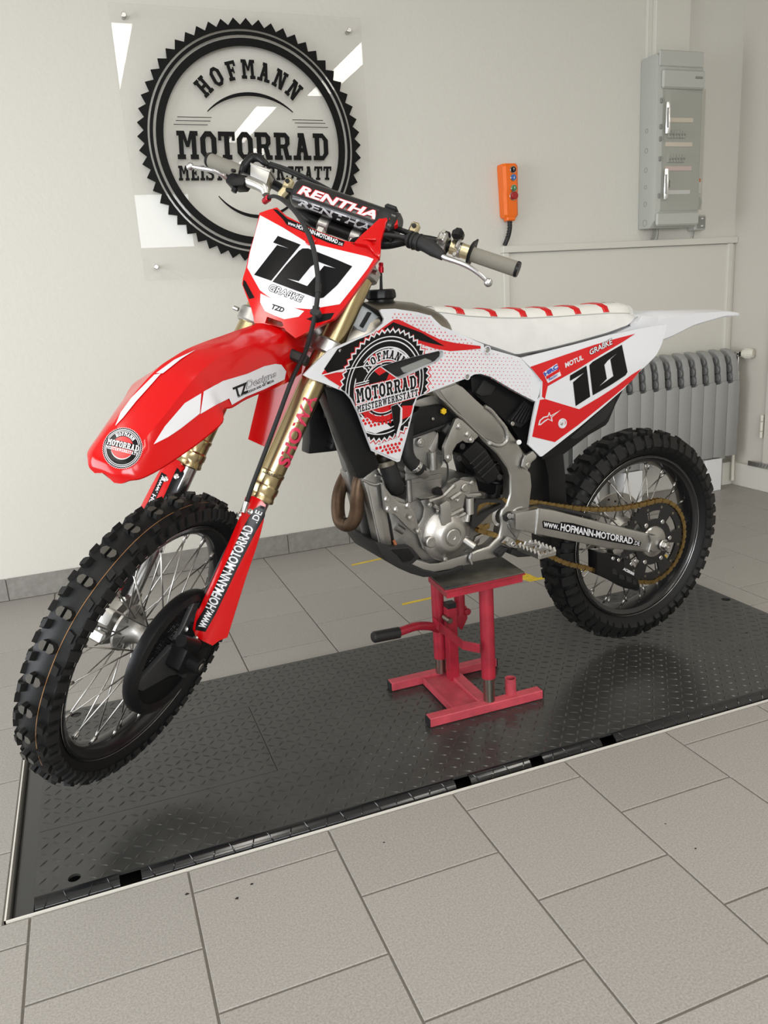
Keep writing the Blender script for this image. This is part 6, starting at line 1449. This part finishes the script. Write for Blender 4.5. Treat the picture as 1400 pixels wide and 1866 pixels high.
# ignition cover with plugs
oc_ = bk(820, 976, -.105)
def at_v(c, v): return np.array([c[0], v, c[2]])
g = G(); g.lathe([(.070, -.070), (.071, -.092), (.066, -.098), (.058, -.101), (.050, -.108), (.040, -.118), (.034, -.1215), (.024, -.122), (.0225, -.120), (0, -.120)], at_v(oc_, 0), (0, 1, 0), 48); ic = B(g, 'ignition_cover', 'engine_cover')
g = G(); g.lathe([(.0195, -.120), (.0205, -.123), (.019, -.1245), (.006, -.1245), (.0045, -.1225), (0, -.1225)], at_v(oc_, 0), (0, 1, 0), 32); B(g, 'cover_plug', 'alu', ic)
p = bk(786, 988, -.108); g = G(); g.lathe([(.016, .014), (.015, -.001), (.0125, -.003), (.003, -.003), (.002, -.001), (0, -.001)], p, (0, 1, 0), 24); B(g, 'cover_plug', 'engine_cover', ic)
# cover body around it
pr_b(C5b([(150, 420), (165, 330), (130, 260), (200, 240), (290, 330), (330, 400), (440, 460), (500, 520), (520, 600), (510, 640), (440, 740), (350, 790), (250, 780), (150, 700), (100, 560), (110, 480)]), -.088, .02, 'cover_flange', 'engine_cast', .006, ic)
cs_ = pr_b(C5b([(140, 250), (260, 215), (330, 220), (420, 110), (500, 70), (585, 90), (590, 190), (540, 230), (520, 330), (540, 400), (548, 560), (500, 500), (455, 440), (410, 400), (330, 400), (290, 320), (210, 240)]), -.100, .03, 'case_cover', 'engine_cover', .006)
B(G().cyl(bk(847, 889, -.101), (0, -1, 0), .0105, .005, 24, .002), 'cover_boss', 'engine_cover', cs_)
for c in C5b([(600, 100), (440, 130), (480, 260), (220, 300), (300, 355), (535, 560), (480, 690), (360, 797), (115, 545), (45, 420)]):
    p = bk(*c, -.104); B(G().cyl(p+np.array((0, .006, 0)), (0, -1, 0), .0062, .008, 14, .001), 'bolt_boss', 'engine_cover', cs_); B(G().cyl(p+np.array((0, -.001, 0)), (0, -1, 0), .0042, .003, 6, .0005), 'case_bolt', 'steel', cs_)
pr_b(C5b([(320, 300), (370, 262), (400, 275), (412, 330), (420, 490), (330, 490), (322, 400)]), -.118, .006, 'case_saver_plate', 'alu', .002, cs_)
for (x0, y0), (x1, y1) in (((210, 270), (345, 215)), ((345, 215), (430, 130)), ((400, 400), (520, 340)), ((410, 250), (500, 190)), ((430, 430), (540, 380)), ((250, 300), (320, 350)), ((470, 400), (540, 540))):
    B(G().tube([bk(*C5b([(x0, y0)])[0], -.1045), bk(*C5b([(x1, y1)])[0], -.1045)], .0048, 10), 'case_rib', 'engine_cover', cs_)
pr_b(C5b([(265, 165), (320, 140), (345, 205), (330, 215), (265, 212)]), -.110, .018, 'sensor_plug', 'plastic_black', .003, cs_)
B(G().tube([bk(*c, -.105) for c in C5b([(320, 150), (360, 100), (380, 40), (378, -60), (350, -110)])], .0025, 8, smooth=5), 'sensor_wire', 'rubber', cs_)
B(G().tube([bk(855.5, 907, -.10), bk(855.5, 936, -.10)], .0122, 20), 'starter_motor', 'engine_cover'); B(G().tube([bk(853, 936, -.10), bk(851, 950, -.10)], .0075, 14), 'starter_shaft', 'engine_cover')
pr_b(C5b([(545, 210), (600, 195), (680, 190), (700, 215), (620, 235), (560, 232)]), -.105, .01, 'starter_lid', 'alu', .003)
# right lower front engine bits
g = G(); g.lathe([(0, -.006), (.020, -.006), (.024, -.002), (.024, .02)], bk(741, 975, -.060), (0, 1, 0), 26); B(g, 'pump_cover', 'engine_cover', case)
B(G().tube([bk(722, 960, -.075), bk(735, 968, -.075)], .009, 12), 'pump_pipe', 'engine_cast', case)
B(G().tube([bk(718, 985, -.07), bk(722, 995, -.07)], .004, 10), 'drain_bolt', 'copper', case)
# shift shaft stub
B(G().box(bk(844, 982, -.112), (.022, .016, .020), M=roty(.4), bevel=.002), 'shift_clamp', 'steel'); g = G(); a_ = bk(847, 984, -.115); b_ = bk(866, 997.5, -.140); g.tube([a_, b_], .0105, 20, cap=False); g.tube([b_, a_], .0075, 16); B(g, 'shift_stub', 'steel')
pr_b(C5b([(640, 590), (700, 565), (705, 590), (650, 625), (620, 640)]), -.10, .01, 'shift_arm', 'alu', .002)
# hoses
h1 = B(G().tube([bk(742, 770, -.095), bk(741, 810, -.095), bk(744, 832, -.095), bk(757, 850, -.092), bk(768, 857, -.085)], [.0165, .0165, .0168, .0165, .016], 18, smooth=5), 'coolant_hose', 'rubber')
p, q = bk(753, 845, -.0935), bk(761, 853, -.090); B(G().lathe([(.0175, -.006), (.0185, -.005), (.0185, .005), (.0175, .006)], (p+q)/2, q-p, 24), 'hose_clamp', 'chrome', h1); B(G().cyl((p+q)/2+np.array((-.004, -.019, .004)), q-p, .004, .012, 10, .001), 'clamp_screw', 'chrome', h1)
B(G().tube([bk(765, 856, -.088), bk(776, 863, -.080)], [.0155, .0150], 18), 'hose_nozzle', 'engine_cover', h1)
h2 = B(G().tube([bk(705, 845, -.085), bk(712, 862, -.085), bk(718, 880, -.08), bk(724, 888, -.05)], [.021, .022, .0225, .022], 20, smooth=5), 'coolant_hose', 'rubber')
B(G().lathe([(.0225, -.008), (.0245, -.006), (.0245, .006), (.0225, .008)], bk(703, 842, -.085), (.2, 0, -1), 24), 'hose_clamp', 'titanium', h2)
# ECU with ribs
ecu = pr_b(C4b([(553, 690), (695, 555), (790, 640), (935, 885), (905, 935), (805, 985), (735, 905), (640, 780)]), -.100, .05, 'control_unit', 'plastic_black', .005)
for k in range(4):
    d = np.array((37, 44))*k; pr_b(C4b([tuple(np.array((630, 780))+d), tuple(np.array((772, 648))+d), tuple(np.array((778, 656))+d), tuple(np.array((637, 790))+d)]), -.1035, .005, 'unit_rib', 'satin_black', .001, ecu)
for c in C4b([(550, 610), (515, 730), (915, 912)]): p = bk(*c, -.098); B(G().cyl(p, (0, -1, 0), .008, .004, 16, .001), 'unit_bolt', 'satin_black', ecu)
# rectifier fins behind
rc = pr_b(C4b([(1000, 360), (1170, 160), (1250, 230), (1240, 330), (1130, 430), (1020, 400)]), -.075, .03, 'rectifier', 'satin_black', .004)
for k in range(5): pr_b(C4b([(1030+k*32, 350+k*8), (1150+k*20, 190+k*8), (1158+k*20, 196+k*8), (1040+k*32, 360+k*8)]), -.083, .010, 'fin', 'satin_black', .001, rc)
p = bk(*C4b([(1042, 388)])[0], -.080); B(G().cyl(p, (0, -1, 0), .006, .004, 14, .001), 'rectifier_bolt', 'steel', rc)
# subframe link
sl_ = pr_b(C4b([(1150, 815), (1165, 745), (1195, 690), (1250, 655), (1288, 700), (1285, 730), (1235, 770), (1215, 830), (1180, 845)]), -.1185, .012, 'subframe_link', 'alu', .004)
p = bk(*C4b([(1195, 795)])[0], -.119); B(G().cyl(p, (0, -1, 0), .0068, .004, 16, .001), 'link_bolt', 'steel', sl_)
B(G().tube([bk(*C4b([(1100, 560)])[0], -.105), bk(*C4b([(1110, 570)])[0], -.122)], .0065, 12), 'frame_bolt', 'steel')
pr_b([(968, 830), (985, 836), (1030, 828), (1030, 815), (990, 820)], -.085, .03, 'subframe_foot', 'satin_black', .004)
# ------------------------------------------------------------------ chain guard at the front sprocket
cg = C5b([(605, 330), (640, 250), (760, 250), (880, 255), (912, 290), (895, 310), (760, 390), (650, 500), (600, 500)]); ch = C5b([(640, 410), (660, 300), (740, 275), (870, 285), (860, 300), (720, 370)])
V2, F2 = tess([cg, ch]); f_ = lambda p: bk(p[0], p[1], -.108); Vv = [f_(v) for v in V2]; n = len(Vv); cnt = {}
for f in F2:
    for i in range(3): e = (f[i], f[(i+1) % 3]); cnt.setdefault(tuple(sorted(e)), []).append(e)
bd = [e[0] for e in cnt.values() if len(e) == 1]
g = G().add(Vv+[v+np.array((0, .012, 0)) for v in Vv], list(F2)+[tuple(reversed([i+n for i in f])) for f in F2]+[(b, a, a+n, b+n) for a, b in bd]); B(g, 'sprocket_guard', 'satin_black', None, 30)
SV, SR = -.089, .128
fs_c = bk(883, 938, SV)
g = G(); n = 26; V = [];
for k in range(n*2): a = PI*k/n; r = .036 if k % 2 else .030; V.append(fs_c+np.array([r*math.cos(a), -.003, r*math.sin(a)]))
g.prism(V, (0, .006, 0)); B(g, 'front_sprocket', 'titanium')
# ------------------------------------------------------------------ swingarm
sa = [(940, 936), (985, 926), (1010, 930), (1100, 953), (1184, 973), (1190, 978), (1192, 985), (1187, 1004), (1182, 1007), (1112, 1000), (1040, 986), (975, 973), (940, 966)]
arm = pr_b(sa, -.130, .030, 'swingarm', 'alu', .006); mirror_copy(arm, 'swingarm', 'alu')
bead([(982, 926), (980, 945), (976, 973)], -.1315, r=.0045, par=arm); bead([(1183, 974), (1187, 988), (1182, 1006)], -.1315, r=.0035, par=arm)
B(G().box((-.40, 0, .13), (.07, .22, .07), M=roty(.25), bevel=.01), 'swingarm_bridge', 'alu', arm)
pr_b([(1186, 976), (1196, 975), (1200, 981), (1217, 984), (1216, 988), (1203, 990), (1214, 1000), (1213, 1004), (1190, 1006), (1186, 1002), (1190, 988)], -.128, .028, 'axle_block', 'alu', .002, arm)
p = np.array((0, -.130, 0)); B(G().cyl(p, (0, -1, 0), .0175, .006, 28, .002), 'axle_washer', 'steel', arm); B(G().cyl(p+np.array((0, -.006, 0)), (0, -1, 0), .0135, .012, 6, .001), 'axle_nut', 'steel', arm); B(G().lathe([(.0085, 0), (.0085, .004), (.005, .004), (.005, -.004)], p+np.array((0, -.018, 0)), (0, -1, 0), 18), 'rear_axle', 'steel', arm)
af = lambda off: (lambda q: bk(q[0], q[1], -.130-off))
bdecal('url_label', [C9([(112, 742), (120, 734), (235, 756), (245, 742), (330, 752), (500, 800), (640, 835), (752, 855), (765, 872), (808, 882), (812, 890), (804, 918), (745, 910), (600, 885), (230, 808), (118, 786)])], af(.0006), 'black_print', arm)
btext('url_lettering', 'www.', C9([(120, 776), (227, 797), (229, 766), (123, 744)]), af(.0011), 'white_print', arm, .015); btext('url_lettering', 'HOFMANN-MOTORRAD', C9([(240, 803), (750, 900), (753, 858), (246, 754)]), af(.0011), 'white_print', arm, .03); btext('url_lettering', '.DE', C9([(758, 904), (800, 913), (804, 885), (762, 876)]), af(.0011), 'white_print', arm, .012)
# ------------------------------------------------------------------ rear sprocket, hub carrier, brake disc
def sector(r0, r1, a0, a1, n=6): return [(r1*math.cos(a0+(a1-a0)*k/n), r1*math.sin(a0+(a1-a0)*k/n)) for k in range(n+1)]+[(r0*math.cos(a1-(a1-a0)*k/n), r0*math.sin(a1-(a1-a0)*k/n)) for k in range(n+1)]
out = []
for k in range(100): a = 2*PI*k/100; r = SR+.004 if k % 2 else SR-.005; out.append((r*math.cos(a), r*math.sin(a)))
holes_ = [sector(.072, .098, 2*PI*k/6+.22, 2*PI*(k+1)/6-.22) for k in range(6)]
V2, F2 = tess([out, [(.045*math.cos(2*PI*k/40), .045*math.sin(2*PI*k/40)) for k in range(40)]]+holes_); n = len(V2); cnt = {}
for f in F2:
    for i in range(3): e = (f[i], f[(i+1) % 3]); cnt.setdefault(tuple(sorted(e)), []).append(e)
bd = [e[0] for e in cnt.values() if len(e) == 1]
g = G().add([(x, SV-.003, z) for x, z in V2]+[(x, SV+.003, z) for x, z in V2], list(F2)+[tuple(reversed([i+n for i in f])) for f in F2]+[(b, a, a+n, b+n) for a, b in bd]); spk = B(g, 'rear_sprocket', 'rim_black', None, 30)
for k in range(6):
    a = 2*PI*k/6; p = np.array([.0665*math.cos(a), SV-.003, .0665*math.sin(a)]); B(G().cyl(p, (0, -1, 0), .0072, .0035, 16, .001), 'sprocket_bolt', 'chrome', spk)
for k in range(12):
    a = 2*PI*(k+.5)/12; p = np.array([.108*math.cos(a), SV-.003, .108*math.sin(a)]); B(G().cyl(p, (0, -1, 0), .0042, .0012, 12), 'sprocket_rivet', 'titanium', spk)
g = G(); g.lathe([(.0, -.102), (.012, -.102), (.028, -.098), (.046, -.096), (.049, -.092), (.049, -.064)], (0, 0, 0), (0, 1, 0), 40); B(g, 'sprocket_carrier', 'steel')
g = G(); g.lathe([(.078, .072), (.120, .072), (.120, .0755), (.078, .0755), (.078, .072)], (0, 0, 0), (0, 1, 0), 48); rdk = B(g, 'brake_disc_rear', 'steel')
for k in range(24):
    a = 2*PI*k/24; r = .106 if k % 2 else .092; B(G().cyl(np.array([r*math.cos(a), .0715, r*math.sin(a)]), (0, -1, 0), .0035, .0006, 10), 'disc_hole', 'black_gap', rdk)
for k in range(6):
    a = 2*PI*k/6; B(G().tube([np.array([.05*math.cos(a), .072, .05*math.sin(a)]), np.array([.085*math.cos(a+.25), .0735, .085*math.sin(a+.25)])], .006, 8), 'disc_arm', 'steel', rdk)
B(G().box((-.105, .085, .080), (.075, .045, .050), M=roty(.6), bevel=.008), 'rear_caliper', 'alu')
# ------------------------------------------------------------------ drive chain
tp_ = [(886, 915), (930, 912), (968, 914.5), (1022, 922.5), (1064, 927), (1112, 927.5), (1153, 922.5), (1180, 918)]
up = [bk(x, y, SV) for x, y in tp_]
arcp = [np.array([SR*math.sin(a), SV, SR*math.cos(a)]) for a in np.linspace(-.12, PI+.10, 22)]
lo_ = [bk(x, y, SV) for x, y in ((1130, 1056), (1101.7, 1045.5), (1070, 1035), (1029.7, 1025.5), (988.6, 1007), (935, 985), (892, 972), (872, 965))]
arcf = [fs_c+np.array([.033*math.cos(a), 0, .033*math.sin(a)]) for a in np.linspace(-PI*.45, -PI*1.55, 8)]
path = up[:-1]+arcp+lo_+arcf; pth, _ = catmull(path, [0]*len(path), 12)
L = [0]
for i in range(1, len(pth)): L.append(L[-1]+np.linalg.norm(pth[i]-pth[i-1]))
pitch = .015875; N = int(L[-1]/pitch); P_ = np.array(pth)
pts = [np.array([np.interp(k*pitch, L, P_[:, j]) for j in range(3)]) for k in range(N+1)]
def plate2(w, h, y0, t):
    o_ = []
    for k in range(9): a = -PI/2+PI*k/8; o_.append((w/2+h*math.cos(a), h*math.sin(a)))
    o_.append((0, h*.72))
    for k in range(9): a = PI/2+PI*k/8; o_.append((-w/2+h*math.cos(a), h*math.sin(a)))
    o_.append((0, -h*.72)); return [(x, y0, z) for x, z in o_], (0, t, 0)
def chain_mesh(name, ys):
    g = G()
    for y0, t in ys: pts_, d = plate2(pitch, .0072, y0, t); g.prism(pts_, d)
    for s_ in (-1, 1): g.cyl((s_*pitch/2, -.0085 if name == 'outer_link' else -.005, 0), (0, 1, 0), .0028 if name == 'outer_link' else .005, .017 if name == 'outer_link' else .010, 8)
    me = bpy.data.meshes.new(name); me.from_pydata(g.V, [], g.F); me.materials.append(MATS['gold_chain']); return me
mo, mi = chain_mesh('outer_link', ((-.0078, .0018), (.006, .0018))), chain_mesh('inner_link', ((-.0056, .0016), (.004, .0016)))
g = G()
for k in range(N):
    pass
core = G().tube(pth, .0030, 6); chain = B(core, 'drive_chain', 'gold_chain')
for k in range(N):
    a, b = pts[k], pts[k+1]; d = b-a; link('chain_link', mo if k % 2 else mi, chain, tuple((a+b)/2), (0, -math.atan2(d[2], d[0]), 0))
# chain guide
cgd = pr_b(C9([(500, 955), (560, 970), (590, 985), (660, 985), (700, 1060), (790, 1148), (806, 1205), (790, 1232), (700, 1215), (640, 1180), (575, 1150), (502, 1120)]), -.108, .040, 'chain_guide', 'plastic_black', .003)
for q in ([(605, 1075), (638, 1080), (642, 1120), (608, 1110)], [(655, 1112), (690, 1122), (694, 1155), (658, 1145)], [(705, 1125), (742, 1140), (748, 1175), (710, 1165)], [(752, 1155), (775, 1165), (780, 1190), (756, 1185)]): pr_b(C9(q), -.1095, .003, 'guide_window', 'black_gap', 0, cgd)
gf = lambda off: (lambda q: bk(q[0], q[1], -.1082-off)); btext('guide_lettering', 'ACERBIS', C9([(684, 1083), (760, 1122), (764, 1106), (690, 1066)]), gf(.001), 'white_print', cgd, .05)
for c in C9([(608, 1000), (648, 1012), (738, 1040), (770, 1018)]): B(G().cyl(bk(*c, -.1085), (0, -1, 0), .0062, .004, 14, .001), 'guide_bolt', 'chrome', cgd)
pr_b(C9([(610, 945), (640, 920), (680, 925), (690, 950), (660, 975), (620, 975)]), -.112, .03, 'guide_mount', 'alu', .003, cgd)
# chain slider on the swingarm
B(G().tube([bk(x, y, -.10) for x, y in ((950, 930), (985, 922), (1040, 932), (1075, 941))], .006, 10), 'chain_slider', 'satin_black')
# ------------------------------------------------------------------ foot peg
pk = bk(938, 990, -.126)
g = G().prism([bk(x, y, -.130) for x, y in C5b([(905, 660), (960, 600), (1005, 640), (1000, 680), (950, 690)])], (0, .02, 0), bevel=.003); fp = B(g, 'peg_mount', 'steel'); B(G().cyl(bk(934, 991.5, -.131), (0, -1, 0), .0065, .003, 16, .001), 'peg_pin', 'chrome', fp)
pr_b(C5b([(840, 745), (900, 690), (940, 690), (920, 720), (880, 770), (850, 785)]), -.125, .02, 'peg_bracket', 'satin_black', .003, fp)
hw, y0, y1 = .026, -.135, -.225; zc = pk[2]-.012; uc = pk[0]+.030
for s_ in (-1, 1):
    B(G().box((uc+s_*hw, (y0+y1)/2, zc), (.006, y0-y1, .012), bevel=.0015), 'peg_rail', 'steel', fp)
    for k in range(6):
        yy = y0-.006-.0155*k; B(G().prism([(uc+s_*hw-.003, yy-.006, zc+.005), (uc+s_*hw-.003, yy+.006, zc+.005), (uc+s_*hw-.003, yy, zc+.015)], (.006, 0, 0)), 'peg_tooth', 'chrome', fp, 0)
for yy in (y0, -.18, y1):
    B(G().box((uc, yy, zc), (2*hw, .006, .012), bevel=.0015), 'peg_rib', 'steel', fp)
    for k in range(3): B(G().prism([(uc-.016+.016*k-.006, yy-.003, zc+.005), (uc-.016+.016*k+.006, yy-.003, zc+.005), (uc-.016+.016*k, yy-.003, zc+.014)], (0, .006, 0)), 'peg_tooth', 'chrome', fp, 0)
pr_b([(935, 1000), (950, 1003), (985, 1008), (975, 1014), (945, 1016), (930, 1010)], -.12, .03, 'peg_spring_guard', 'satin_black', .003, fp)
pr_b([(915, 752), (960, 730), (990, 735), (985, 800), (975, 832), (962, 828), (950, 806), (930, 775)], -.055, .11, 'airbox_rear', 'plastic_black', .006)
